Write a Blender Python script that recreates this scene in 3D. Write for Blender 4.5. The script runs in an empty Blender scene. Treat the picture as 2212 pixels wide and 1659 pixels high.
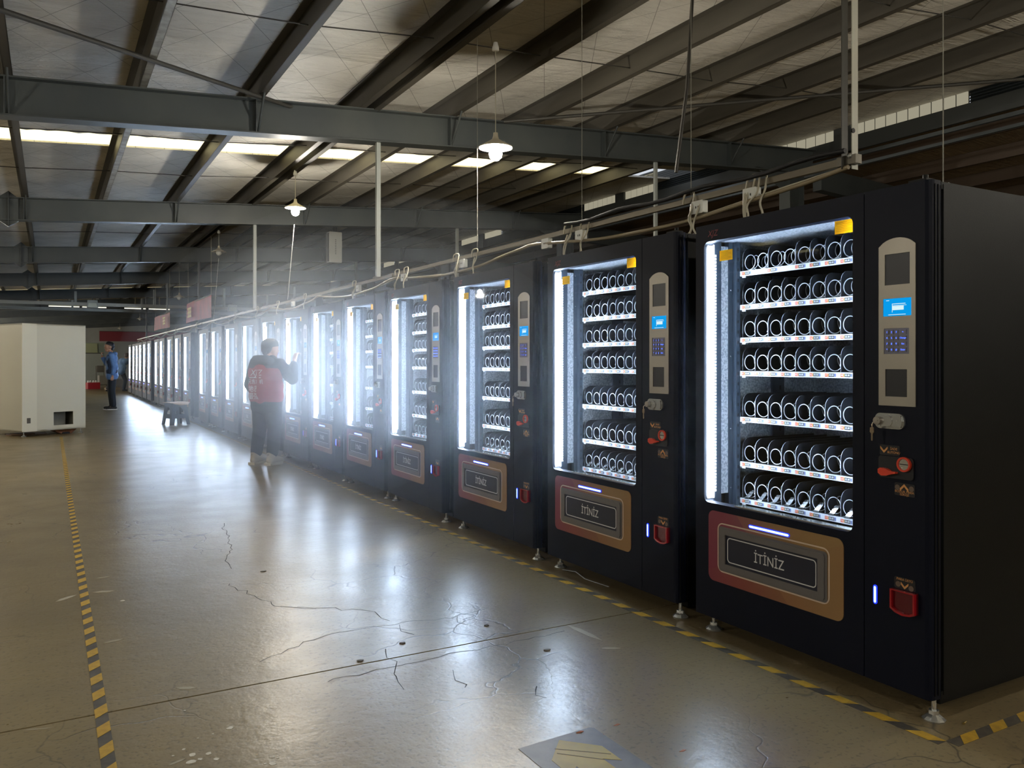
import bpy, bmesh, math, random
from mathutils import Vector, Matrix

random.seed(7)
S = bpy.context.scene
COL = S.collection
PI = math.pi

# ------------------------------------------------------------------ camera, world, exposure
THETA = math.radians(29.55)          # the row of machines runs along +Y, the camera looks 29.55 deg to its right
CAM_H = 1.275
FPX, IMG_W, IMG_H, HORIZON = 1760.0, 2212.0, 1659.0, 781.0
cam_d = bpy.data.cameras.new('camera')
cam = bpy.data.objects.new('camera', cam_d)
COL.objects.link(cam)
cam.location = (0, 0, CAM_H)
cam.rotation_euler = (PI / 2, 0, -THETA)
cam_d.sensor_width = 36.0
cam_d.lens = FPX / IMG_W * 36.0
cam_d.shift_y = -(IMG_H / 2 - HORIZON) / IMG_W
cam_d.clip_start, cam_d.clip_end = 0.05, 300
S.camera = cam

world = bpy.data.worlds.new('world')
S.world = world
world.use_nodes = True
world.node_tree.nodes['Background'].inputs[0].default_value = (0.75, 0.80, 0.88, 1)
world.node_tree.nodes['Background'].inputs[1].default_value = 0.30

S.view_settings.view_transform = 'Standard'
S.view_settings.look = 'None'
S.view_settings.exposure = EXPOSURE = 1.5
S.view_settings.gamma = 1.0
S.view_settings.use_curve_mapping = False
S.cycles.max_bounces = 6
S.cycles.diffuse_bounces = 2
S.cycles.glossy_bounces = 2
S.cycles.transmission_bounces = 4
S.cycles.transparent_max_bounces = 12
S.cycles.volume_bounces = 0
S.cycles.caustics_reflective = False
S.cycles.caustics_refractive = False
S.cycles.sample_clamp_indirect = 4.0
S.cycles.use_light_tree = False
S.cycles.use_denoising = True
S.cycles.adaptive_threshold = 0.05

# strengths of everything in the place that gives off light
LED_E = 34.0          # white light strip in every machine
LAMP_W = 75.0         # watts of a lit pendant bulb
SKY_E = 0.85          # daylight on the roof light strip
WIN_E = 0.115         # daylight through the ribbed window sheets
HAZE = 1              # build the added haze that imitates lens bloom before the row
HAZE_ROW = 0.066      # density of that haze

# ------------------------------------------------------------------ materials
def lin(c):
    if isinstance(c, str):
        c = [int(c[i:i + 2], 16) / 255 for i in (0, 2, 4)]
    return tuple((x / 12.92 if x <= 0.04045 else ((x + 0.055) / 1.055) ** 2.4) for x in c[:3]) + (1.0,)

MATS = {}
def mat(name, col='808080', rough=0.5, metal=0.0, spec=0.5, emit=None, es=0.0, bump=None, var=None, alpha=None, coat=0.0):
    """principled material; bump=(scale,strength), var=(scale,second colour,stretch)"""
    if name in MATS:
        return MATS[name]
    m = bpy.data.materials.new(name)
    m.use_nodes = True
    nt = m.node_tree
    b = nt.nodes['Principled BSDF']
    b.inputs['Base Color'].default_value = lin(col)
    b.inputs['Roughness'].default_value = rough
    b.inputs['Metallic'].default_value = metal
    b.inputs['Specular IOR Level'].default_value = spec
    if coat:
        b.inputs['Coat Weight'].default_value = coat
    if emit:
        b.inputs['Emission Color'].default_value = lin(emit)
        b.inputs['Emission Strength'].default_value = es
    tc = None
    if bump or var:
        tc = nt.nodes.new('ShaderNodeTexCoord')
    if var:
        n = nt.nodes.new('ShaderNodeTexNoise')
        n.inputs['Scale'].default_value = var[0]
        n.inputs['Detail'].default_value = 5
        src = tc.outputs['Object']
        if len(var) > 2:
            mp = nt.nodes.new('ShaderNodeMapping')
            mp.inputs['Scale'].default_value = var[2]
            nt.links.new(src, mp.inputs['Vector'])
            src = mp.outputs['Vector']
        nt.links.new(src, n.inputs['Vector'])
        r = nt.nodes.new('ShaderNodeValToRGB')
        r.color_ramp.elements[0].position = 0.35
        r.color_ramp.elements[1].position = 0.65
        r.color_ramp.elements[0].color = lin(col)
        r.color_ramp.elements[1].color = lin(var[1])
        nt.links.new(n.outputs['Fac'], r.inputs['Fac'])
        nt.links.new(r.outputs['Color'], b.inputs['Base Color'])
    if bump:
        n = nt.nodes.new('ShaderNodeTexNoise')
        n.inputs['Scale'].default_value = bump[0]
        n.inputs['Detail'].default_value = 3
        nt.links.new(tc.outputs['Object'], n.inputs['Vector'])
        bp = nt.nodes.new('ShaderNodeBump')
        bp.inputs['Strength'].default_value = bump[1]
        bp.inputs['Distance'].default_value = 0.01
        nt.links.new(n.outputs['Fac'], bp.inputs['Height'])
        nt.links.new(bp.outputs['Normal'], b.inputs['Normal'])
    MATS[name] = m
    return m

def emission(name, col, strength, lamp=False):
    if name in MATS:
        return MATS[name]
    m = bpy.data.materials.new(name)
    m.use_nodes = True
    nt = m.node_tree
    nt.nodes.clear()
    o = nt.nodes.new('ShaderNodeOutputMaterial')
    e = nt.nodes.new('ShaderNodeEmission')
    e.inputs['Color'].default_value = lin(col)
    e.inputs['Strength'].default_value = strength
    if not lamp: m.cycles.emission_sampling = 'NONE'
    nt.links.new(e.outputs[0], o.inputs['Surface'])
    MATS[name] = m
    return m

def thin_glass(name, tint='f4f8fa', lo=0.025, hi=0.30, rough=0.02):
    m = bpy.data.materials.new(name)
    m.use_nodes = True
    t = NT(m)
    t.nt.nodes.clear()
    o = t.n('ShaderNodeOutputMaterial')
    tr = t.n('ShaderNodeBsdfTransparent'); tr.inputs['Color'].default_value = lin(tint)
    g = t.n('ShaderNodeBsdfGlossy'); g.inputs['Roughness'].default_value = rough
    lw = t.n('ShaderNodeLayerWeight'); lw.inputs['Blend'].default_value = 0.5
    f = t.math('ADD', t.math('MULTIPLY', t.math('POWER', lw.outputs['Facing'], 5.0), hi), lo)
    mx = t.n('ShaderNodeMixShader')
    t.l(f, mx.inputs[0]); t.l(tr.outputs[0], mx.inputs[1]); t.l(g.outputs[0], mx.inputs[2])
    t.l(mx.outputs[0], o.inputs['Surface'])
    MATS[name] = m
    return m

class NT:
    """small helper to chain nodes"""
    def __init__(self, m):
        self.nt = m.node_tree
    def n(self, typ, **kw):
        x = self.nt.nodes.new(typ)
        for k, v in kw.items():
            setattr(x, k, v)
        return x
    def l(self, a, b):
        self.nt.links.new(a, b)
    def math(self, op, a, b=None):
        x = self.n('ShaderNodeMath', operation=op)
        for i, v in enumerate((a, b)):
            if v is None: continue
            if isinstance(v, (int, float)): x.inputs[i].default_value = v
            else: self.l(v, x.inputs[i])
        return x.outputs[0]
    def mix(self, fac, c1, c2):
        x = self.n('ShaderNodeMix', data_type='RGBA')
        for s, v in ((x.inputs[0], fac), (x.inputs[6], c1), (x.inputs[7], c2)):
            if isinstance(v, (int, float)): s.default_value = v
            elif isinstance(v, (tuple, str)): s.default_value = lin(v) if isinstance(v, str) else v
            else: self.l(v, s)
        return x.outputs[2]
    def ramp(self, fac, stops):
        x = self.n('ShaderNodeValToRGB')
        e = x.color_ramp.elements
        while len(e) < len(stops): e.new(0.5)
        for el, (p, c) in zip(e, stops):
            el.position = p
            el.color = lin(c) if isinstance(c, str) else (c, c, c, 1)
        self.l(fac, x.inputs[0])
        return x.outputs[0]
    def noise(self, vec, scale, detail=4, dist=0.0, rough=0.5):
        x = self.n('ShaderNodeTexNoise')
        x.inputs['Scale'].default_value = scale
        x.inputs['Detail'].default_value = detail
        x.inputs['Roughness'].default_value = rough
        x.inputs['Distortion'].default_value = dist
        self.l(vec, x.inputs['Vector'])
        return x.outputs['Fac']
    def mapping(self, vec, scale=(1, 1, 1), rot=(0, 0, 0)):
        x = self.n('ShaderNodeMapping')
        x.inputs['Scale'].default_value = scale
        x.inputs['Rotation'].default_value = rot
        self.l(vec, x.inputs['Vector'])
        return x.outputs[0]

# ------------------------------------------------------------------ mesh building
class MB:
    def __init__(self):
        self.v, self.f, self.mi, self.sm = [], [], [], []
    def add(self, vs, fs, mi=0, smooth=False):
        o = len(self.v)
        self.v += [tuple(p) for p in vs]
        for f in fs:
            self.f.append(tuple(o + i for i in f)); self.mi.append(mi); self.sm.append(smooth)
        return self
    def box(self, a, b, mi=0):
        x0, y0, z0 = (min(a[i], b[i]) for i in range(3)); x1, y1, z1 = (max(a[i], b[i]) for i in range(3))
        vs = [(x0, y0, z0), (x1, y0, z0), (x1, y1, z0), (x0, y1, z0), (x0, y0, z1), (x1, y0, z1), (x1, y1, z1), (x0, y1, z1)]
        return self.add(vs, [(3, 2, 1, 0), (4, 5, 6, 7), (0, 1, 5, 4), (1, 2, 6, 5), (2, 3, 7, 6), (3, 0, 4, 7)], mi)
    def prism(self, poly, y0, y1, mi=0, axis='y', edge_mi=None):
        """extrude a 2d polygon; axis y: poly is (x,z); axis z: (x,y); axis x: (y,z)"""
        n = len(poly)
        def P(p, t):
            if axis == 'y': return (p[0], t, p[1])
            if axis == 'z': return (p[0], p[1], t)
            return (t, p[0], p[1])
        vs = [P(p, y0) for p in poly] + [P(p, y1) for p in poly]
        self.add(vs, [tuple(range(n)), tuple(range(2 * n - 1, n - 1, -1))], mi)
        self.add(vs, [((i + 1) % n, i, n + i, n + (i + 1) % n) for i in range(n)], mi if edge_mi is None else edge_mi)
        return self
    def tube(self, pts, r, n=6, mi=0, closed=False, caps=True, flat=1.0):
        pts = [Vector(p) for p in pts]
        rs = r if isinstance(r, (list, tuple)) else [r] * len(pts)
        vs, fs = [], []
        up = None
        for i, p in enumerate(pts):
            a = pts[i - 1] if (i > 0 or closed) else p
            b = pts[(i + 1) % len(pts)] if (i < len(pts) - 1 or closed) else p
            t = (b - a)
            t = t.normalized() if t.length > 1e-9 else Vector((0, 0, 1))
            if up is None:
                up = Vector((0, 0, 1)) if abs(t.z) < 0.9 else Vector((1, 0, 0))
            s = t.cross(up)
            s = s.normalized() if s.length > 1e-6 else t.orthogonal().normalized()
            up = s.cross(t).normalized()
            for k in range(n):
                an = 2 * PI * k / n
                vs.append(p + s * (math.cos(an) * rs[i]) + up * (math.sin(an) * rs[i] * flat))
        m = len(pts)
        for i in range(m if closed else m - 1):
            j = (i + 1) % m
            for k in range(n):
                l = (k + 1) % n
                fs.append((i * n + k, i * n + l, j * n + l, j * n + k))
        self.add(vs, fs, mi, True)
        if caps and not closed:
            self.add(vs[:n], [tuple(range(n - 1, -1, -1))], mi)
            self.add(vs[-n:], [tuple(range(n))], mi)
        return self
    def cyl(self, p0, p1, r0, r1=None, n=12, mi=0):
        return self.tube([p0, p1], [r0, r0 if r1 is None else r1], n, mi)
    def lathe(self, prof, c=(0, 0, 0), n=20, mi=0, smooth=True):
        """profile of (radius, z) spun about a vertical axis through c"""
        vs, fs = [], []
        for r, z in prof:
            for k in range(n):
                a = 2 * PI * k / n
                vs.append((c[0] + r * math.cos(a), c[1] + r * math.sin(a), c[2] + z))
        for i in range(len(prof) - 1):
            for k in range(n):
                l = (k + 1) % n
                fs.append((i * n + k, i * n + l, (i + 1) * n + l, (i + 1) * n + k))
        return self.add(vs, fs, mi, smooth)
    def ball(self, c, r, n=12, mi=0, s=(1, 1, 1)):
        prof = [(math.sin(PI * i / (n // 2)) * r + 1e-5, -math.cos(PI * i / (n // 2)) * r) for i in range(n // 2 + 1)]
        m = MB().lathe(prof, (0, 0, 0), n)
        return self.add([(c[0] + p[0] * s[0], c[1] + p[1] * s[1], c[2] + p[2] * s[2]) for p in m.v], m.f, mi, True)
    def mesh(self, name, mats):
        me = bpy.data.meshes.new(name)
        me.from_pydata(self.v, [], self.f)
        for m in (mats if isinstance(mats, (list, tuple)) else [mats]):
            me.materials.append(m)
        me.polygons.foreach_set('material_index', self.mi)
        me.polygons.foreach_set('use_smooth', self.sm)
        me.update()
        return me
    def build(self, name, mats, parent=None, loc=(0, 0, 0), rot=(0, 0, 0)):
        return place(self.mesh(name, mats), name, parent, loc, rot)

def place(me, name, parent=None, loc=(0, 0, 0), rot=(0, 0, 0), scale=None):
    o = bpy.data.objects.new(name, me)
    COL.objects.link(o)
    o.parent = parent
    o.location = loc
    o.rotation_euler = rot
    if scale: o.scale = scale
    return o

def empty(name, loc=(0, 0, 0), rotz=0.0):
    o = bpy.data.objects.new(name, None)
    COL.objects.link(o)
    o.location = loc
    o.rotation_euler = (0, 0, rotz)
    o.empty_display_size = 0.1
    return o

def tag(o, label, cat=None, group=None, kind=None):
    if label: o['label'] = label
    if cat: o['category'] = cat
    if group: o['group'] = group
    if kind: o['kind'] = kind
    return o

def rrect(x0, z0, x1, z1, r, n=5):
    pts = []
    for cx, cz, a0 in ((x1 - r, z0 + r, -90), (x1 - r, z1 - r, 0), (x0 + r, z1 - r, 90), (x0 + r, z0 + r, 180)):
        for i in range(n + 1):
            a = math.radians(a0 + 90 * i / n)
            pts.append((cx + r * math.cos(a), cz + r * math.sin(a)))
    return pts

def ring(mb, outer, inner, y0, y1, mi=0):
    """plate with a hole, outer and inner loops of equal length in the xz plane"""
    n = len(outer)
    vs = [(p[0], y0, p[1]) for p in outer] + [(p[0], y0, p[1]) for p in inner] + [(p[0], y1, p[1]) for p in outer] + [(p[0], y1, p[1]) for p in inner]
    fs = []
    for i in range(n):
        j = (i + 1) % n
        fs += [(i, j, n + j, n + i), (2 * n + j, 2 * n + i, 3 * n + i, 3 * n + j), (j, i, 2 * n + i, 2 * n + j), (n + i, n + j, 3 * n + j, 3 * n + i)]
    return mb.add(vs, fs, mi)

def corner_loop(x0, z0, x1, z1, inner, n=5):
    """points on the outer rectangle that match rrect() points one by one"""
    out = []
    k = n + 1
    corners = [(x1, z0), (x1, z1), (x0, z1), (x0, z0)]
    for c in range(4):
        cx, cz = corners[c]
        for i in range(k):
            px, pz = inner[c * k + i]
            t = i / n
            if c % 2 == 0:     # bottom right / top left: horizontal edge first
                out.append((px, cz) if t < 0.5 else (cx, pz)) if t != 0.5 else out.append((cx, cz))
            else:
                out.append((cx, pz) if t < 0.5 else (px, cz)) if t != 0.5 else out.append((cx, cz))
    return out

_txt = {}
def text_mesh(s, size, m, extrude=0.0005, shear=0.0, sx=1.0):
    key = (s, size, m.name, extrude, shear, sx)
    if key in _txt: return _txt[key]
    c = bpy.data.curves.new('lettering', 'FONT')
    c.body = s
    c.size = size
    c.align_x, c.align_y = 'CENTER', 'CENTER'
    c.extrude = extrude
    c.shear = shear
    c.resolution_u = 2
    o = bpy.data.objects.new('lettering', c)
    COL.objects.link(o)
    dg = bpy.context.evaluated_depsgraph_get()
    me = bpy.data.meshes.new_from_object(o.evaluated_get(dg))
    bpy.data.objects.remove(o)
    bpy.data.curves.remove(c)
    if sx != 1.0:
        for v in me.vertices: v.co.x *= sx
    me.materials.clear()
    me.materials.append(m)
    _txt[key] = me
    return me

def wall_text(s, size, m, parent, u, d, v, name='lettering', **kw):
    return place(text_mesh(s, size, m, **kw), name, parent, (u, d, v), (PI / 2, 0, 0))
# ------------------------------------------------------------------ the hall: floor, roof, walls
X_LEFT, X_COL, X_WIN, X_FAR = -9.5, 9.55, 10.0, 23.0
Y_NEAR, Y_END = -9.0, 66.0
def rafter_bottom(x): return 3.45 + 0.065 * x
def purlin_bottom(x): return rafter_bottom(x) + 0.35
def roof_z(x): return rafter_bottom(x) + 0.56

# floor: three concrete slabs with open joints
def floor_material():
    m = bpy.data.materials.new('polished_concrete')
    m.use_nodes = True
    t = NT(m)
    b = m.node_tree.nodes['Principled BSDF']
    tc = t.n('ShaderNodeTexCoord').outputs['Object']
    big = t.noise(tc, 0.45, 3)
    mid = t.noise(tc, 2.6, 4)
    fine = t.noise(tc, 60, 1)
    c = t.ramp(big, [(0.3, '6f6248'), (0.72, '8d7d5c')])
    c = t.mix(t.ramp(mid, [(0.42, 0.0), (0.75, 0.35)]), c, '655a45')
    c = t.mix(t.ramp(fine, [(0.30, 0.5), (0.42, 0.0)]), c, '4a4234')
    # hair cracks: warped cell borders, only where a slow noise lets them through
    wv = t.n('ShaderNodeTexNoise'); wv.inputs['Scale'].default_value = 5.0; wv.inputs['Detail'].default_value = 2
    t.l(tc, wv.inputs['Vector'])
    ad = t.n('ShaderNodeMix', data_type='VECTOR'); ad.inputs[0].default_value = 0.16
    t.l(tc, ad.inputs[4]); t.l(wv.outputs['Color'], ad.inputs[5])
    vo = t.n('ShaderNodeTexVoronoi', feature='DISTANCE_TO_EDGE'); vo.inputs['Scale'].default_value = 2.3
    t.l(ad.outputs[1], vo.inputs['Vector'])
    line = t.ramp(vo.outputs['Distance'], [(0.0, 1.0), (0.010, 0.0)])
    gate = t.ramp(t.noise(tc, 0.9, 0), [(0.50, 0.0), (0.60, 0.8)])
    crack = t.math('MULTIPLY', line, gate)
    c = t.mix(crack, c, '35302a')
    t.l(c, b.inputs['Base Color'])
    r = t.ramp(mid, [(0.25, 0.27), (0.75, 0.36)])
    t.l(r, b.inputs['Roughness'])
    b.inputs['Specular IOR Level'].default_value = 0.38
    bp = t.n('ShaderNodeBump'); bp.inputs['Strength'].default_value = 0.30; bp.inputs['Distance'].default_value = 0.004
    h = t.math('SUBTRACT', t.math('ADD', t.noise(tc, 16, 1), t.math('MULTIPLY', fine, 0.5)), t.math('MULTIPLY', crack, 0.6))
    t.l(h, bp.inputs['Height']); t.l(bp.outputs['Normal'], b.inputs['Normal'])
    return m
M_FLOOR = floor_material()
fl = MB().box((X_LEFT, Y_NEAR, -0.30), (X_FAR, Y_END, -0.03)).build('floor', mat('joint_dirt', '2a251f', 0.9))
tag(fl, 'polished brown-grey concrete hall floor with joints and hair cracks', 'floor', kind='structure')
J = 0.005
for y0, y1 in ((Y_NEAR, 3.30 - J), (3.30 + J, 19.6 - J), (19.6 + J, 35.6 - J), (35.6 + J, Y_END)):
    MB().box((X_LEFT, y0, -0.03), (X_FAR, y1, 0.0)).build('slab', M_FLOOR, fl)

# wandering cracks, paint spots and scuffs on the slabs
M_CRACK = mat('crack_dark', '2d2822', 0.9)
def floor_pt(px, py, z=0.0):
    a = (px - 1106) / FPX; b = (HORIZON - py) / FPX
    s, c = math.sin(THETA), math.cos(THETA)
    t = (z - CAM_H) / b
    return Vector(((s + a * c) * t, (c - a * s) * t, z))
def crack(path, w=0.004):
    rnd = random.Random(len(path) * 31 + int(path[0][0]))
    pts = []
    for a, b in zip(path[:-1], path[1:]):
        A, B = Vector((*a, 0)), Vector((*b, 0))
        n = max(2, int((B - A).length / 0.05))
        for i in range(n):
            p = A.lerp(B, i / n)
            pts.append(p + Vector((rnd.uniform(-1, 1), rnd.uniform(-1, 1), 0)) * 0.017)
    vs, fs = [], []
    for i, p in enumerate(pts):
        q = pts[min(i + 1, len(pts) - 1)] - pts[max(i - 1, 0)]
        s = Vector((-q.y, q.x, 0)).normalized() * w * rnd.uniform(0.3, 0.7)
        vs += [(p.x - s.x, p.y - s.y, 0.0006), (p.x + s.x, p.y + s.y, 0.0006)]
    for i in range(len(pts) - 1):
        fs.append((2 * i, 2 * i + 1, 2 * i + 3, 2 * i + 2))
    MB().add(vs, fs).build('crack', M_CRACK, fl)
CR = [[(700, 1475), (860, 1437), (1000, 1408), (1240, 1362)], [(560, 1430), (700, 1372), (850, 1348), (980, 1333), (1062, 1311)],
      [(640, 1310), (805, 1320), (850, 1348)], [(480, 1130), (500, 1180), (485, 1212), (510, 1232)],
      [(490, 1262), (560, 1290), (600, 1310), (700, 1318)], [(860, 1348), (880, 1370), (905, 1378)],
      [(985, 1330), (1000, 1350), (1035, 1345)], [(1155, 1480), (1165, 1500), (1180, 1518)], [(975, 1445), (1000, 1480), (1005, 1500)],
      [(830, 1400), (850, 1430), (870, 1500)]]
for path in CR:
    crack([tuple(floor_pt(*p)[:2]) for p in path])
M_SPOT = mat('paint_spot_white', 'cfc9ba', 0.6)
rs = random.Random(5)
for px, py, w in [(497, 1573, .013), (415, 1630, .014), (450, 1628, .012), (432, 1640, .010), (467, 1640, .010), (588, 1635, .010), (589, 1650, .013), (412, 1646, .016),
                  (397, 1619, .007), (600, 1637, .006), (573, 1650, .006), (427, 1595, .005), (399, 1535, .006), (460, 1586, .004), (374, 1633, .005), (265, 1298, .016)]:
    p = floor_pt(px, py)
    n = 9
    pts = [(p.x + w * rs.uniform(.6, 1.1) * math.cos(2 * PI * k / n), p.y + w * rs.uniform(.6, 1.1) * math.sin(2 * PI * k / n)) for k in range(n)]
    MB().prism(pts, 0.0, 0.0009, axis='z').build('paint_spot', M_SPOT, fl)
M_SCUFF = mat('scuff_pale', 'a59c88', 0.75)
for a, b, w in [((205, 1250), (240, 1245), .02), ((200, 1280), (252, 1276), .03), ((222, 1390), (268, 1380), .018), ((380, 1487), (425, 1486), .022), ((1225, 1350), (1300, 1383), .03),
                ((1300, 1400), (1340, 1400), .02), ((362, 1655), (402, 1638), .012), ((120, 1300), (165, 1285), .03), ((44, 1578), (118, 1572), .008)]:
    A, B = floor_pt(*a), floor_pt(*b)
    d = (B - A).normalized(); s = Vector((-d.y, d.x, 0)) * w
    pts = [A, A.lerp(B, .3) + s * .6, A.lerp(B, .7) + s * .5, B, A.lerp(B, .7) - s * .5, A.lerp(B, .25) - s * .4]
    MB().prism([(p.x, p.y) for p in pts], 0, 0.0007, axis='z').build('scuff_mark', M_SCUFF, fl)
M_CHIP = mat('chip_orange', '9c5a32', 0.7)
for px, py in [(1332, 1566), (1474, 1622), (1252, 1583), (1297, 1588)]:
    p = floor_pt(px, py)
    MB().prism([(p.x - .014, p.y), (p.x, p.y - .005), (p.x + .015, p.y - .002), (p.x + .008, p.y + .006)], 0, 0.001 if px != 1252 else 0.004, axis='z').build('paint_chip', M_CHIP, fl)

# roof: foil faced insulation over purlins
def foil_material(name, c0, c1, rough):
    m = bpy.data.materials.new(name)
    m.use_nodes = True
    t = NT(m)
    b = m.node_tree.nodes['Principled BSDF']
    tc = t.n('ShaderNodeTexCoord').outputs['Object']
    sx = t.n('ShaderNodeSeparateXYZ'); t.l(tc, sx.inputs[0])
    x, y = sx.outputs[0], sx.outputs[1]
    c = t.ramp(t.noise(tc, 1.1, 3), [(0.3, c0), (0.7, c1)])
    c = t.mix(t.ramp(t.noise(t.mapping(tc, (1.0, 4.0, 1)), 2.2, 3), [(0.63, 0.0), (0.75, 0.3)]), c, '47423a')
    lines = None
    for a, bb in ((1.0, 0.62), (1.0, -0.62)):
        k = t.math('FRACT', t.math('MULTIPLY', t.math('ADD', x, t.math('MULTIPLY', y, bb)), 1.75))
        k = t.math('LESS_THAN', k, 0.012)
        lines = k if lines is None else t.math('MAXIMUM', lines, k)
    c = t.mix(t.math('MULTIPLY', lines, 0.6), c, '3a362f')
    t.l(c, b.inputs['Base Color'])
    b.inputs['Roughness'].default_value = rough
    b.inputs['Metallic'].default_value = 0.05
    wr = t.noise(t.mapping(tc, (0.8, 5.0, 1)), 2.4, 4, 0.9, 0.7)
    qu = t.noise(tc, 3.0, 1)
    bp = t.n('ShaderNodeBump'); bp.inputs['Strength'].default_value = 0.8; bp.inputs['Distance'].default_value = 0.06
    t.l(t.math('SUBTRACT', t.math('ADD', wr, t.math('MULTIPLY', qu, 0.6)), t.math('MULTIPLY', lines, 0.05)), bp.inputs['Height'])
    t.l(bp.outputs['Normal'], b.inputs['Normal'])
    return m
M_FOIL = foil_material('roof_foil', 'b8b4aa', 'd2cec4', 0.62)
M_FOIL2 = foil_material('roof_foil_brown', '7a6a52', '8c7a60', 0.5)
RAFTERS = [2.35 + 6.1 * k for k in range(-1, 11)]           # 8.45 is the first one in view
SKY_STRIPS = [(r + 2.55, r + 3.25) for r in (8.45, 32.85)]
def sheet(y0, y1, xa, xb, za, zb, thick=0.03):
    m = MB()
    vs = [(xa, y0, za), (xb, y0, zb), (xb, y1, zb), (xa, y1, za), (xa, y0, za + thick), (xb, y0, zb + thick), (xb, y1, zb + thick), (xa, y1, za + thick)]
    return m.add(vs, [(3, 2, 1, 0), (4, 5, 6, 7), (0, 1, 5, 4), (1, 2, 6, 5), (2, 3, 7, 6), (3, 0, 4, 7)])
ce = empty('ceiling')
tag(ce, 'silver foil insulation under the sloping roof of the hall', 'ceiling', kind='structure')
ys = [Y_NEAR]
for a, b in SKY_STRIPS: ys += [a, b]
ys.append(Y_END)
for i in range(0, len(ys), 2):
    sheet(ys[i], ys[i + 1], X_LEFT, X_WIN + 0.25, roof_z(X_LEFT), roof_z(X_WIN + .25)).build('insulation_blanket', M_FOIL, ce)
PURLINS = [-0.35 + 1.075 * k for k in range(-8, 9)]
M_SKY = emission('rooflight_daylight', 'fff1b8', SKY_E, True)
for a, b in SKY_STRIPS:
    for k in range(len(PURLINS) - 1):
        x0, x1 = PURLINS[k], PURLINS[k + 1]
        rr = random.Random(k)
        # ragged cut edge of the insulation around every clear sheet
        n = 10
        near = [(x0 + (x1 - x0) * i / n, a + rr.uniform(0.01, .09)) for i in range(n + 1)]
        far = [(x0 + (x1 - x0) * i / n, b) for i in range(n + 1)]
        MB().add([(x0, a, roof_z(x0) + .02), (x0, b, roof_z(x0) + .02), (x1, b, roof_z(x1) + .02), (x1, a, roof_z(x1) + .02)], [(0, 1, 2, 3)]).build('clear_sheet', M_SKY, ce)
        m = MB()
        vs = [(p[0], a - .02, roof_z(p[0]) - .004) for p in near] + [(p[0], p[1], roof_z(p[0]) - .012) for p in near]
        m.add(vs, [(i, i + 1, n + 2 + i, n + 1 + i) for i in range(n)])
        m.build('torn_edge', M_FOIL, ce)

M_STEEL = mat('steel_grey_paint', '3c4142', 0.45, 0.0, 0.45, bump=(40, 0.05), var=(1.5, '474b49'))
M_PURLIN = mat('purlin_paint', '4b473e', 0.5, 0.0, 0.4, bump=(60, 0.06), var=(1.2, '3f3b33', (6, .6, 6)))
M_PURLIN_LIT = mat('purlin_lit_flange', '9a978d', 0.5, var=(9, '6d6a60'))  # paler copy puts the light on one purlin's flange into its colour
ORD = ['first', 'second', 'third', 'fourth', 'fifth', 'sixth', 'seventh', 'eighth', 'ninth', 'tenth', 'eleventh', 'twelfth', 'thirteenth', 'fourteenth', 'fifteenth', 'sixteenth', 'seventeenth', 'eighteenth', 'nineteenth', 'twentieth', 'twenty-first', 'twenty-second', 'twenty-third']
seen = 0
for Y in RAFTERS:
    r = empty('roof_rafter', (0, Y, 0))
    if Y < 3:
        lab = 'grey steel rafter above and behind the camera' if Y > 0 else 'grey steel rafter far behind the camera'
    else:
        lab = 'grey steel I-beam rafter crossing the roof, %s from the camera' % ORD[seen]; seen += 1
    tag(r, lab, 'rafter', 'roof rafters', 'structure')
    def slanted(x0, x1, dz0, dz1, hy):
        m = MB()
        za, zb = rafter_bottom(x0), rafter_bottom(x1)
        vs = [(x0, -hy, za + dz0), (x1, -hy, zb + dz0), (x1, hy, zb + dz0), (x0, hy, za + dz0), (x0, -hy, za + dz1), (x1, -hy, zb + dz1), (x1, hy, zb + dz1), (x0, hy, za + dz1)]
        return m.add(vs, [(3, 2, 1, 0), (4, 5, 6, 7), (0, 1, 5, 4), (1, 2, 6, 5), (2, 3, 7, 6), (3, 0, 4, 7)])
    slanted(X_LEFT, X_WIN, 0.014, 0.336, 0.006).build('web', M_STEEL, r)
    slanted(X_LEFT, X_WIN, 0.0, 0.014, 0.09).build('bottom_flange', M_STEEL, r)
    slanted(X_LEFT, X_WIN, 0.336, 0.35, 0.09).build('top_flange', M_STEEL, r)
    if Y > 3 and Y < 40:
        # bolted splice with pointed end plates
        zb = rafter_bottom(-.55)
        dia = [(-.68, zb - .0), (-.55, zb - .09), (-.42, zb - .0), (-.42, zb + .35), (-.55, zb + .45), (-.68, zb + .35)]
        MB().prism(dia, -.035, -.007).prism(dia, .007, .035).build('splice_plate', M_STEEL, r)
        MB().box((-.555, -.095, zb - .09), (-.545, -.035, zb + .44)).build('splice_rib', M_STEEL, r)
        for k, px in enumerate(PURLINS):
            if px < -1 or k % 2: continue
            z = rafter_bottom(px)
            MB().box((px - .005, -.085, z + .014), (px + .005, -.006, z + .336)).build('web_stiffener', M_STEEL, r)
            MB().tube([(px + .03, -.02, z + .02), (px + .03, -.32, purlin_bottom(px) + .03)], .012, 5).build('fly_brace', M_STEEL, r)
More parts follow.
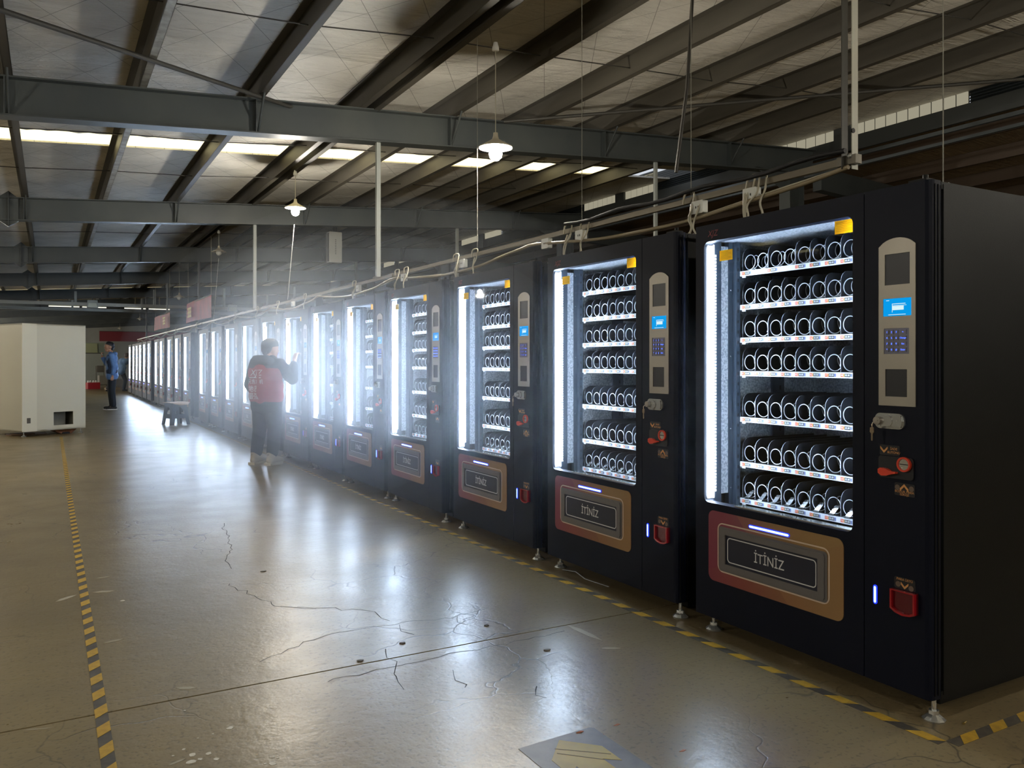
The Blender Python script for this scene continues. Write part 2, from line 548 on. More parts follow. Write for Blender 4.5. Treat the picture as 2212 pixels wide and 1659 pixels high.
for i, px in enumerate(PURLINS):
    m = MB(); L0, L1 = Y_NEAR, Y_END
    def zsec(xo, mb):
        z0 = purlin_bottom(px); z1 = roof_z(px) - .006
        mb.box((px + xo - .003, L0, z0), (px + xo + .003, L1, z1))
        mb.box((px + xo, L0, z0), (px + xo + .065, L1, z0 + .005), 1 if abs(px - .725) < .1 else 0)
        mb.box((px + xo - .065, L0, z1 - .005), (px + xo, L1, z1))
        mb.box((px + xo + .062, L0, z0), (px + xo + .065, L1, z0 + .02))
    zsec(0, m)
    if abs(px - 2.875) < .1: zsec(.16, m)
    o = m.build('roof_purlin', [M_PURLIN, M_PURLIN_LIT])
    tag(o, 'long steel roof purlin parallel to the machine row, %s from the left wall' % ORD[i], 'purlin', 'roof purlins', 'structure')
# sag rods and diagonal tie
M_ROD = mat('rod_dark', '2f2c27', 0.6)
for j, r in enumerate(RAFTERS[1:8]):
    for f in (2.0, 4.1):
        y = r + f
        pts = [(x, y + .03 * math.sin(k * 1.7), purlin_bottom(x) + .07 - (.02 if k % 2 else 0)) for k, x in enumerate([p for p in PURLINS if p > -4])]
        o = MB().tube(pts, .006, 5).build('sag_rod', M_ROD)
        tag(o, 'thin dark sag rod threaded through the purlins in the %s bay, %s one' % (ORD[j], 'nearer' if f < 3 else 'farther'), 'rod', 'sag rods', 'structure')
o = MB().tube([(-3.0, 4.8, purlin_bottom(-3.0) - .03), (-.31, 6.76, purlin_bottom(-.31) - .03), (2.23, 8.5, purlin_bottom(2.2) - .03)], .022, 8).build('roof_brace', mat('brace_grey', '33312c', .6))
tag(o, 'diagonal tube brace under the purlins at upper left', 'brace', kind='structure')
o = MB().tube([(9.3, 5.0, purlin_bottom(9.3) - .03), (7.0, 6.6, purlin_bottom(7) - .03), (4.6, 8.3, purlin_bottom(4.6) - .03)], .02, 8).build('roof_brace', mat('brace_grey', '33312c', .6))
tag(o, 'diagonal tube brace under the purlins at upper right', 'brace', kind='structure')

# columns at the right side of the hall
for j, Y in enumerate(RAFTERS):
    c = empty('steel_column', (X_COL, Y, 0))
    tag(c, 'grey steel column behind the machine row, %s along the hall' % ORD[j], 'column', 'columns along the window strip', 'structure')
    h = rafter_bottom(X_COL)
    MB().box((-.15, -.10, 0), (-.136, .10, h)).box((.136, -.10, 0), (.15, .10, h)).build('flange', M_STEEL, c)
    MB().box((-.14, -.005, 0), (.14, .005, h)).build('web', M_STEEL, c)
    MB().box((-.2, -.15, 0), (.2, .15, .02)).build('base_plate', M_STEEL, c)
    MB().prism([(-.75, h), (-.15, h - .30), (-.15, h)], -.006, .006).build('haunch', M_STEEL, c)

# clerestory between the two roofs: ribbed window sheets, louvres, gutter
M_WIN = emission('ribbed_sheet_daylight', 'fff6d6', WIN_E)
M_WINL = mat('ribbed_sheet_frame', '3a3d3c', .5)
M_LOUV = mat('louvre_dark', '2e3436', .45)
M_GAP = emission('daylight_gap', 'f2f8ff', .6)
wr = empty('wall_right', (X_WIN, 0, 0))
tag(wr, 'dark clerestory wall with louvres and steel rails above the lower roof at right', 'wall', kind='structure')
WIN = [(6.05, 7.72), (8.04, 9.30), (12.15, 13.05), (13.33, 14.49), (18.2, 19.1), (19.4, 20.5), (24.3, 25.2), (25.5, 26.6), (30.4, 31.3), (31.6, 32.7)]
zt = roof_z(X_WIN)
MB().box((0, Y_NEAR, 4.86), (.05, Y_END, zt)).build('top_rail', M_WINL, wr)
MB().box((0, Y_NEAR, 4.30), (.05, Y_END, 4.51)).build('bottom_rail', M_WINL, wr)
MB().box((-.03, Y_NEAR, 4.20), (.02, Y_END, 4.25)).box((-.03, Y_NEAR, 4.06), (.02, Y_END, 4.10)).build('gutter_pipe', mat('gutter_steel', '6a7072', .3, .6), wr)
edges = [Y_NEAR]
for a, b in WIN: edges += [a, b]
edges.append(Y_END)
for i in range(0, len(edges), 2):
    a, b = edges[i], edges[i + 1]
    if b - a < .5:
        MB().box((-.04, a, 4.3), (.06, b, zt)).build('post', M_WINL, wr)
        continue
    n = 9
    for k in range(n):
        z = 4.52 + .036 * k
        MB().add([(-.005, a, z), (-.005, b, z), (.03, b, z + .03), (.03, a, z + .03), (.005, a, z), (.005, b, z), (.04, b, z + .03), (.04, a, z + .03)],
                 [(0, 1, 2, 3), (7, 6, 5, 4), (0, 4, 5, 1), (3, 2, 6, 7)]).build('louvre_slat', M_LOUV, wr)
    MB().box((.035, a, 4.5), (.05, b, 4.87)).build('louvre_backing', M_LOUV, wr)
for n, (a, b) in enumerate([(3.2, 6.0), (9.35, 9.95), (15.2, 16.4), (21.3, 22.5)]):
    MB().box((-.012, a, 4.965), (-.002, b, 5.0 if n else 5.02)).build('daylight_gap', M_GAP, wr)
M_SHELF = mat('sill_pale', '8d8a80', .5)
for n, (a, b) in enumerate(WIN):
    w = empty('window_%d' % (n + 1), (X_WIN, a, 0))
    tag(w, 'cream ribbed window sheet in the clerestory, %s along the hall' % ORD[n], 'window', 'clerestory windows', 'structure')
    L = b - a
    k = max(4, round(L / .17))
    for i in range(k):
        y0, y1 = L * i / k, L * (i + 1) / k
        MB().prism([(.0, y0 + .016), (.0, y1 - .008), (.010, y1 - .002), (.010, y0 + .010)], 4.51, 4.87, axis='z').build('pane', M_WIN, w)
    MB().box((.012, 0, 4.50), (.02, L, 4.88)).build('backing', M_WINL, w)
    MB().box((-.03, 0, 4.87), (.0, L, 4.90)).build('window_frame', M_SHELF if n % 2 else M_WINL, w)

# lower roof of the neighbouring hall
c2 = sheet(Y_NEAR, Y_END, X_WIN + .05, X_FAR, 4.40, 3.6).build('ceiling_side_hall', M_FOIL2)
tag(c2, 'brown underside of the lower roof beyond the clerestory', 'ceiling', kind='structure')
for i in range(11):
    x = 10.5 + 1.1 * i
    z = 4.40 - (x - 10.05) * .0618
    o = MB().box((x - .03, Y_NEAR, z - .19), (x + .03, Y_END, z - .005)).build('side_hall_purlin', mat('purlin_brown', '4a3c2e', .6))
    tag(o, 'dark brown purlin of the lower side hall, %s from the clerestory' % ORD[i], 'purlin', 'side hall purlins', 'structure')
for j, Y in enumerate(RAFTERS[1:8]):
    m = MB()
    z0, z1 = 4.40 - .2, 3.6 - .2
    vs = [(X_WIN + .1, Y - .08, z0 - .34), (X_FAR, Y - .08, z1 - .34), (X_FAR, Y + .08, z1 - .34), (X_WIN + .1, Y + .08, z0 - .34), (X_WIN + .1, Y - .08, z0), (X_FAR, Y - .08, z1), (X_FAR, Y + .08, z1), (X_WIN + .1, Y + .08, z0)]
    m.add(vs, [(3, 2, 1, 0), (4, 5, 6, 7), (0, 1, 5, 4), (1, 2, 6, 5), (2, 3, 7, 6), (3, 0, 4, 7)])
    o = m.build('side_hall_rafter', M_STEEL)
    tag(o, 'dark rafter under the lower side roof, %s along the hall' % ORD[j], 'rafter', 'side hall rafters', 'structure')

# outer walls
M_WALL = mat('wall_grey_paint', '9a9c98', .8, var=(.6, '8a8b86'))
M_WALLD = mat('wall_dark_sheet', '4a4d4d', .7)
tag(MB().box((X_LEFT - .2, Y_END, 0), (X_FAR + .2, Y_END + .2, 5.2)).build('wall_far', M_WALL), 'pale grey end wall far down the hall', 'wall', kind='structure')
tag(MB().box((X_LEFT - .2, Y_NEAR - .2, 0), (X_FAR + .2, Y_NEAR, 5.2)).build('wall_back', M_WALLD), 'dark sheet wall behind the camera', 'wall', kind='structure')
tag(MB().box((X_LEFT - .2, Y_NEAR, 0), (X_LEFT, Y_END, 5.2)).build('wall_left', M_WALL), 'pale grey side wall left of the aisle', 'wall', kind='structure')
tag(MB().box((X_FAR, Y_NEAR, 0), (X_FAR + .2, Y_END, 5.2)).build('wall_side_hall', M_WALLD), 'dark outer wall of the side hall', 'wall', kind='structure')
# ------------------------------------------------------------------ vending machines
# local frame of a machine: x = across the front from its left edge, y = depth behind the front, z = up
X_FRONT, MW, MH, MD = 2.70, 1.20, 1.92, 0.85
M_BLACK = mat('black_powder_coat', '080d1c', 0.5, 0.0, 0.16, bump=(420, 0.05))
M_BLACK2 = mat('black_side_panel', '0d0e0d', 0.5, 0.0, 0.2, bump=(300, 0.06))
M_LINER = mat('liner_dark', '39434e', 0.35, 0.2)
M_DARK = mat('tray_black', '15171b', 0.45, 0.0, 0.4)
M_WIRE = mat('coil_steel', 'd0d3d7', 0.38, 0.6)
M_EDGE = mat('divider_edge', 'a8aeb6', 0.4, 0.3)
M_CHROME = mat('chrome', 'd8dad8', 0.16, 0.8)
M_BRUSH = mat('brushed_steel', '9c968b', 0.42, 0.55, bump=(300, .03))
M_RAIL = mat('price_rail_white', 'cdd1d6', 0.4)
M_WHITE = mat('print_white', 'd8d8d6', 0.5)
M_TAG_O = mat('tag_orange', 'd8572a', 0.5)
M_TAG_Y = mat('tag_yellow', 'e0a32a', 0.5)
M_TAG_K = mat('tag_black', '14151a', 0.4)
M_TAG_B = mat('tag_blue', '6a74a4', 0.5)
def backlit_print(name, col):
    m = mat(name, col, 0.5)
    t = NT(m)
    out = t.nt.nodes['Material Output']; b = t.nt.nodes['Principled BSDF']
    tl = t.n('ShaderNodeBsdfTranslucent'); tl.inputs['Color'].default_value = lin(col)
    mx = t.n('ShaderNodeMixShader'); mx.inputs[0].default_value = 0.5
    t.l(b.outputs[0], mx.inputs[1]); t.l(tl.outputs[0], mx.inputs[2]); t.l(mx.outputs[0], out.inputs['Surface'])
    return m
M_YELLOW = backlit_print('sticker_yellow', 'ffd630')
M_YTXT = mat('sticker_print', 'a87414', 0.6)
M_LOGO = mat('logo_dark_red', '7a2a30', 0.5)
M_ORANGE = mat('orange_red_plastic', 'd8442a', 0.35)
M_PEACH = mat('print_peach', 'd89a5c', 0.6)
M_COIN = mat('print_coin_brown', '6a5a4e', 0.6)
M_FLAP = mat('flap_navy', '171a2c', 0.4)
M_RIM = mat('rim_grey', '6e6a68', 0.45, 0.3, bump=(200, .05))
M_OUTL = mat('outline_cream', 'cdb9a4', 0.6)
M_REDCUP = mat('red_translucent', 'a01620', 0.15, 0.0, 0.5, coat=0.4)
M_LED = emission('led_white', 'd6e7ff', LED_E, True)
M_LED_REFL = emission('led_bead', 'dfeaff', LED_E * .35)
M_BLUE = emission('led_blue', '4a66ff', 7.0, True)
M_BLUE_FAR = emission('led_blue_far', '4a66ff', 7.0)
M_BLUE_HALO = emission('led_blue_halo', '1a2cff', 0.9)  # glowing rim drawn in place of the bars' blue halo
M_LCD = emission('lcd_cyan', '0aa0f0', 0.33)
M_LCDW = emission('lcd_white', 'd8f2f6', 0.36)
M_KEYL = emission('key_light', '4a6cff', .9)
M_KEY = mat('key_metal', '6a6a78', 0.35, 0.6)
M_GLASS = thin_glass('door_glass')
M_SOFT = mat('plug_black', '0e0e10', 0.6)

def mottled(name, c0, c1):
    m = bpy.data.materials.new(name); m.use_nodes = True
    t = NT(m); b = m.node_tree.nodes['Principled BSDF']
    tc = t.n('ShaderNodeTexCoord').outputs['Object']
    c = t.ramp(t.noise(tc, 95, 3, .3), [(0.40, c0), (0.60, c1)])
    t.l(c, b.inputs['Base Color'])
    b.inputs['Roughness'].default_value = 0.38; b.inputs['Metallic'].default_value = 0.35
    bp = t.n('ShaderNodeBump'); bp.inputs['Strength'].default_value = 0.4; bp.inputs['Distance'].default_value = 0.003
    t.l(t.noise(tc, 95, 3, .3), bp.inputs['Height']); t.l(bp.outputs['Normal'], b.inputs['Normal'])
    return m
M_EMBOSS = mottled('embossed_aluminium', 'a0a6ae', 'd6dade')

def panel_material():
    m = bpy.data.materials.new('printed_panel'); m.use_nodes = True
    t = NT(m); b = m.node_tree.nodes['Principled BSDF']
    tc = t.n('ShaderNodeTexCoord').outputs['Object']
    sx = t.n('ShaderNodeSeparateXYZ'); t.l(tc, sx.inputs[0])
    u, v = sx.outputs[0], sx.outputs[2]
    g = t.math('ADD', u, t.math('MULTIPLY', t.math('SUBTRACT', v, 0.42), 0.55))
    top = t.ramp(g, [(0.05, '7d2e40'), (0.28, '7f3846'), (0.42, '7c4c50'), (0.56, '84663f'), (0.8, '8a7044')])
    low = t.ramp(u, [(0.09, '7d3440'), (0.30, '864236'), (0.52, '815538'), (0.75, '8a6c42')])
    edge = t.math('GREATER_THAN', t.math('SUBTRACT', t.math('MULTIPLY', u, 0.34), v), -0.27)
    c = t.mix(edge, top, low)
    diag = t.math('GREATER_THAN', t.math('ADD', u, t.math('MULTIPLY', v, 0.9)), 0.79)
    c = t.mix(t.math('MULTIPLY', diag, 0.22), c, 'a8794e')
    t.l(c, b.inputs['Base Color']); b.inputs['Roughness'].default_value = 0.5
    return m
M_PANEL = panel_material()

_mesh = {}
def cached(key, mats, fn):
    if key not in _mesh:
        mb = MB(); fn(mb)
        _mesh[key] = mb.mesh(key, mats)
    return _mesh[key]

WU0, WU1, WV0, WV1 = 0.055, 0.879, 0.612, 1.840      # window opening
TRAY_U, TRAY_W, TRAY_D = 0.090, 0.644, 0.212
TRAY_V = [1.698, 1.536, 1.378, 1.217, 0.996, 0.781, 0.605]

def m_body(mb):
    a, b = .06, MD
    mb.box((0, a, .075), (.022, b, MH - .005), 1)
    mb.box((MW - .022, a + .012, .085), (MW + .002, b, MH - .012), 1)
    mb.box((0, b - .02, .075), (MW, b, MH - .005), 1)
    mb.box((0, a, MH - .03), (MW, b, MH - .004), 1)
    mb.box((0, a, .075), (MW, b, .10), 1)
    mb.box((.885, a, .10), (.905, b - .02, MH - .03))
    mb.box((.03, .10, .035), (MW - .03, b - .04, .075), 1)          # recessed plinth
def m_door(mb):
    inner = rrect(WU0, WV0, WU1, WV1, .03, 6)
    outer = corner_loop(0.0, .075, .928, MH, inner, 6)
    ring(mb, outer, inner, 0.0, 0.052)
def m_column(mb):
    x0, x1 = .932, MW
    prof = [(x0, 0.0), (x1 - .022, 0.0), (x1 - .010, .004), (x1 - .002, .012), (x1, .024), (x1, .058), (x0, .058)]
    mb.prism(prof, .075, MH, axis='z')
def m_edge(mb):   # light catching trims of the door edge at the hinge side
    for k, y in enumerate((.022, .040)):
        mb.box((MW, y, .09), (MW + .003, y + .004, MH - .015))
def m_glass(mb): mb.box((WU0 - .01, .014, WV0 - .01), (WU1 + .01, .018, WV1 + .01))
def m_led(mb):
    mb.add([(.0600, .020, .625), (.0600, .060, .625), (.0600, .060, 1.832), (.0600, .020, 1.832), (.0550, .020, .625), (.0550, .020, 1.832)],
           [(0, 1, 2, 3), (4, 0, 3, 5)])
def m_led_right(mb):
    mb.add([(.8745, .022, .625), (.8745, .058, .625), (.8745, .058, 1.832), (.8745, .022, 1.832)], [(3, 2, 1, 0)])
def m_led_reflection(mb):  # glowing dots imitate the light strip's reflection on the glass
    n = 74
    for k in range(n):
        z = .66 + (1.78 - .66) * k / (n - 1)
        mb.box((.0556, .068, z - .0045), (.0605, .073, z + .0045))
def m_liner(mb):
    mb.box((.028, .060, .56), (.0555, .110, 1.85))
def m_inner_panel(mb):
    mb.box((.03, .1105, .64), (.0545, .1545, 1.83))
def m_post(mb):
    mb.box((.03, .1555, .52), (.060, .180, 1.86)); mb.box((.03, .180, .52), (.084, .206, 1.86))
    for k in range(26):
        z = .56 + k * .05
        mb.box((.0841, .188, z), (.0848, .196, z + .015), 1)
    for z in (.665, .95, 1.30, 1.62, 1.81):
        mb.ball((.0602, .167, z), .004, 6, 2)
def m_side_in(mb):
    mb.box((.023, .235, .50), (.030, .47, 1.88)); mb.box((.023, .555, .50), (.030, .82, 1.88))
    mb.box((.03, .81, .50), (.885, .826, 1.88)); mb.box((.878, .06, .50), (.885, .81, 1.88)); mb.box((.03, .055, 1.852), (.885, .81, 1.868))
def m_side_post(mb):
    mb.box((.023, .47, .50), (.042, .555, 1.88)); mb.box((.022, .206, .5), (.034, .235, 1.88))
    for k in range(24):
        z = .56 + k * .052
        mb.box((.0421, .52, z), (.0428, .532, z + .022), 1)
def m_hopper(mb):
    mb.add([(.03, .06, .60), (.885, .06, .60), (.885, .80, .505), (.03, .80, .505), (.03, .06, .585), (.885, .06, .585), (.885, .80, .49), (.03, .80, .49)],
           [(0, 1, 2, 3), (7, 6, 5, 4), (0, 4, 5, 1), (2, 6, 7, 3)])
def m_ledge(mb): mb.box((.24, .012, .613), (.872, .056, .6185))
def m_foot(mb):
    mb.cyl((0, 0, .012), (0, 0, .095), .0085, n=8)
    mb.lathe([(.019, .022), (.019, .036), (.0001, .036)], n=6, smooth=False)
    mb.lathe([(.0001, .0), (.038, .0), (.040, .006), (.030, .014), (.016, .024), (.0001, .024)], n=10, smooth=False)
def m_coil(turns, r, length, mb, start=-.35):
    n = 28
    pts = []
    for i in range(int(turns * n) + 1):
        a = start + 2 * PI * i / n
        t = i / n
        y = .010 * t if t <= 1 else .010 + (length - .010) * ((t - 1) / (turns - 1))
        pts.append((r * math.cos(a), y, r * math.sin(a)))
    mb.tube(pts, .0021, 5)
def m_divider(mb):
    L, h, r = .50, .112, .045
    pts = [(0, 0), (L, 0), (L, h)] + [(r - r * math.sin(a), h - r + r * math.cos(a)) for a in (0, PI / 8, PI / 4, 3 * PI / 8, PI / 2)]
    mb.prism([(p[0], p[1]) for p in pts], -.0011, .0011, axis='x', edge_mi=1)
def m_tray(mb):
    mb.box((0, 0, -.004), (TRAY_W, .50, 0)); mb.box((0, 0, -.024), (TRAY_W, .003, .0)); mb.box((0, .497, -.01), (TRAY_W, .50, .10))
    mb.box((-.006, .0, -.012), (0, .50, .02)); mb.box((TRAY_W, .0, -.012), (TRAY_W + .006, .50, .02))
def m_rail(mb):
    mb.box((-.004, -.010, -.026), (TRAY_W + .004, -.0005, -.002))
    mb.box((.008, -.008, -.034), (.030, -.002, -.026))
def m_tag(mb):
    y = -.0108
    mb.box((.002, y, -.021), (.016, -.010, -.007), 0)
    mb.box((.0175, y, -.021), (.0200, -.010, -.007), 1)
    mb.box((.0212, y, -.021), (.0500, -.010, -.007), 2)
    mb.box((.0515, y, -.021), (.0590, -.010, -.007), 3)
def m_pusher(mb):
    mb.add([(-.012, -.004, .002), (.012, -.004, .002), (.016, .03, .034), (-.008, .03, .034), (-.012, -.002, .0), (.012, -.002, .0), (.016, .032, .032), (-.008, .032, .032)],
           [(0, 1, 2, 3), (7, 6, 5, 4), (0, 4, 5, 1), (1, 5, 6, 2), (2, 6, 7, 3), (3, 7, 4, 0)])
    mb.box((-.013, -.010, -.008), (.013, -.003, .003))
def m_sticker(mb, w, h, lines):
    mb.box((0, .0125, -h), (w, .0138, 0), 0)
    for k in range(lines):
        z = -.008 - k * (h - .012) / lines
        mb.box((.006, .0120, z - .0008), (w * (.94 if k % 3 else .7), .0125, z), 1)
def m_print_panel(mb):
    ring(mb, rrect(.090, .253, .839, .579, .032, 6), rrect(.172, .318, .752, .506, .012, 6), -.0035, 0.0)
def band(mb, x0, z0, x1, z1, r, w, y0, y1, mi=0):
    ring(mb, rrect(x0, z0, x1, z1, r, 6), rrect(x0 + w, z0 + w, x1 - w, z1 - w, max(.004, r - w), 6), y0, y1, mi)
def m_outline(mb): band(mb, .150, .303, .775, .530, .032, .006, -.0042, -.0034)
def m_rim(mb):
    ring(mb, rrect(.172, .318, .752, .506, .012, 4), rrect(.202, .346, .720, .480, .002, 4), -.010, .0)
    ring(mb, rrect(.160, .310, .764, .514, .014, 4), rrect(.174, .320, .750, .504, .012, 4), -.0055, .0)
def m_flap(mb): mb.box((.2022, -.003, .3462), (.7198, .004, .4798))
def m_flapline(mb): band(mb, .212, .356, .710, .470, .018, .0042, -.0042, -.003)
def m_hbar(mb):
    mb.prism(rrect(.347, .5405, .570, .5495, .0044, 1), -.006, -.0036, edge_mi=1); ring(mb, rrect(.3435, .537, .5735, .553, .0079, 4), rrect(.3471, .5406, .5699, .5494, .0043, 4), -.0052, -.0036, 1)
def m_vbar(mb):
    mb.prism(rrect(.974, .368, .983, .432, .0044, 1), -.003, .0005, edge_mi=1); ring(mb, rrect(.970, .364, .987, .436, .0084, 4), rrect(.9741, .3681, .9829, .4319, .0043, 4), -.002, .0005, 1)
def m_plate(mb):
    y0, y1 = -.004, .0005
    L, R, B, T = .995, 1.144, 1.112, 1.700
    arc = [(R, T)] + [(R - .004 - (R - L - .008) * i / 10, T + .029 * math.sin(PI * i / 10) ** .6) for i in range(1, 10)] + [(L, T)]
    mb.prism([(L, 1.671), (R, 1.671)] + arc, y0, y1)
    holes = [(1.021, 1.557, 1.122, 1.671), (1.014, 1.442, 1.128, 1.507), (1.017, 1.303, 1.119, 1.397), (1.023, 1.146, 1.111, 1.247)]
    zs = 1.671
    for hx0, hz0, hx1, hz1 in holes:
        if hz1 < zs: mb.box((L, y0, hz1), (R, y1, zs))
        mb.box((L, y0, hz0), (hx0, y1, hz1)); mb.box((hx1, y0, hz0), (R, y1, hz1))
        zs = hz0
    mb.box((L, y0, B), (R, y1, zs))
def m_blank(mb): mb.box((1.0212, -.0012, 1.5572), (1.1218, .0005, 1.6708))
def m_blank2(mb): mb.box((1.0232, -.0012, 1.1462), (1.1108, .0005, 1.2468))
def m_lcd(mb): mb.box((1.0142, -.0025, 1.4422), (1.1278, .0005, 1.5068))
def m_lcdg(mb):
    y0, y1 = -.0032, -.0025
    mb.box((1.050, y0, 1.456), (1.0515, y1, 1.488)); mb.box((1.053, y0, 1.4855), (1.104, y1, 1.488)); mb.box((1.050, y0, 1.480), (1.108, y1, 1.4815))
    mb.box((1.052, y0, 1.464), (1.097, y1, 1.479)); mb.box((1.035, y0, 1.4465), (1.105, y1, 1.4485)); mb.box((1.026, y0, 1.499), (1.038, y1, 1.501))
def m_keyboard(mb): mb.box((1.0172, -.0018, 1.3032), (1.1188, .0005, 1.3968))
def m_key(mb, w): mb.box((-w, -.0022, -.0075), (w, .0, .0075))
def m_lock(mb):
    mb.prism(rrect(.982, 1.027, 1.102, 1.084, .022, 6), -.008, 0)
    mb.prism(rrect(.990, 1.036, 1.060, 1.076, .019, 6), -.020, -.008)
def m_lockcyl(mb):
    c = Vector((1.006, 0, 1.056))
    mb.tube([c + Vector((0, -.020, 0)), c + Vector((0, -.032, 0))], .015, 14)
    mb.box((1.0, -.0345, 1.054), (1.012, -.032, 1.058))
def m_grip(mb):
    mb.prism([(1.050, 1.044), (1.064, 1.036), (1.094, 1.034), (1.098, 1.056), (1.094, 1.078), (1.064, 1.076), (1.050, 1.068)], -.016, -.008)
def m_key_hang(mb):
    mb.prism([(.988, 1.030), (1.002, 1.032), (1.004, 1.014), (1.000, 1.008), (.992, 1.008), (.987, 1.014)], -.044, -.041)
    mb.prism([(.992, 1.008), (.999, 1.008), (.999, .984), (.9955, .980), (.992, .984)], -.0435, -.0415)
    mb.tube([(.998, -.038, 1.050), (.996, -.044, 1.042), (.996, -.0425, 1.028)], .002, 5)
def chev(mb, cx, cz, s, up, mi):
    k = 1 if up else -1
    pts = [(-1, -.55), (0, .45), (1, -.55), (1, 0.05), (0, 1.05), (-1, .05)]
    pts = [(cx + p[0] * s, cz + k * (p[1] - .25) * s) for p in pts]
    mb.prism(pts if up else pts[::-1], -.0022, -.0012, mi)
def disc(mb, cx, cz, r, mi, y0=-.0022, y1=-.0012):
    mb.prism([(cx + r * math.cos(2 * PI * k / 14), cz + r * math.sin(2 * PI * k / 14)) for k in range(14)], y0, y1, mi)
def m_lab1(mb):
    mb.prism(rrect(.998, .928, 1.080, .966, .004, 3), -.0012, 0, 0); chev(mb, 1.016, .948, .015, False, 1)
def m_lab2(mb):
    mb.prism(rrect(1.059, .786, 1.140, .832, .005, 3), -.0012, 0, 0); chev(mb, 1.098, .816, .017, True, 1); disc(mb, 1.071, .815, .010, 2); disc(mb, 1.127, .815, .010, 2)
def m_lab3(mb):
    mb.prism(rrect(1.058, .446, 1.142, .488, .006, 3), -.0012, 0, 0); chev(mb, 1.100, .460, .015, False, 1); disc(mb, 1.074, .462, .010, 2); disc(mb, 1.126, .456, .010, 2)
def m_coinbase(mb):
    mb.prism(rrect(.996, .846, 1.138, .926, .012, 4), -.006, 0)
def m_coinring(mb):
    c = [(1.104 + .027 * math.cos(2 * PI * k / 24), .902 + .027 * math.sin(2 * PI * k / 24)) for k in range(24)]
    d = [(1.104 + .0205 * math.cos(2 * PI * k / 24), .902 + .0205 * math.sin(2 * PI * k / 24)) for k in range(24)]
    ring(mb, c, d, -.016, -.006)
def m_coindisc(mb):
    disc(mb, 1.104, .902, .0205, 0, -.012, -.006); mb.box((1.088, -.0128, .9005), (1.120, -.012, .9035), 1)
def m_lever(mb):
    mb.prism([(1.004, .862), (1.018, .853), (1.040, .855), (1.058, .862), (1.076, .866), (1.076, .871), (1.052, .873), (1.036, .880), (1.014, .882), (1.004, .876)], -.022, -.006)
def m_cup(mb):
    pts = [(1.055, .374), (1.075, .362), (1.105, .356), (1.135, .360), (1.153, .368), (1.153, .444), (1.055, .444)]
    mb.prism(pts, -.012, -.001)
    inner = [(1.062, .378), (1.080, .369), (1.105, .364), (1.132, .367), (1.146, .374), (1.146, .440), (1.062, .440)]
    ring(mb, pts, inner, -.024, -.012, 1)
def m_hinge(mb):
    mb.box((1.10, .02, MH), (1.17, .07, MH + .012)); mb.cyl((1.15, .045, MH + .01), (1.15, .045, MH + .028), .010, n=8)
    mb.box((.005, .03, MH), (.05, .06, MH + .004)); mb.ball((1.19, .12, MH - .004), .006, 6, 1); mb.ball((.004, -.001, MH - .03), .004, 6, 1)
def m_topcap(mb): mb.box((1.16, .30, MH - .005), (1.20, .34, MH + .006))

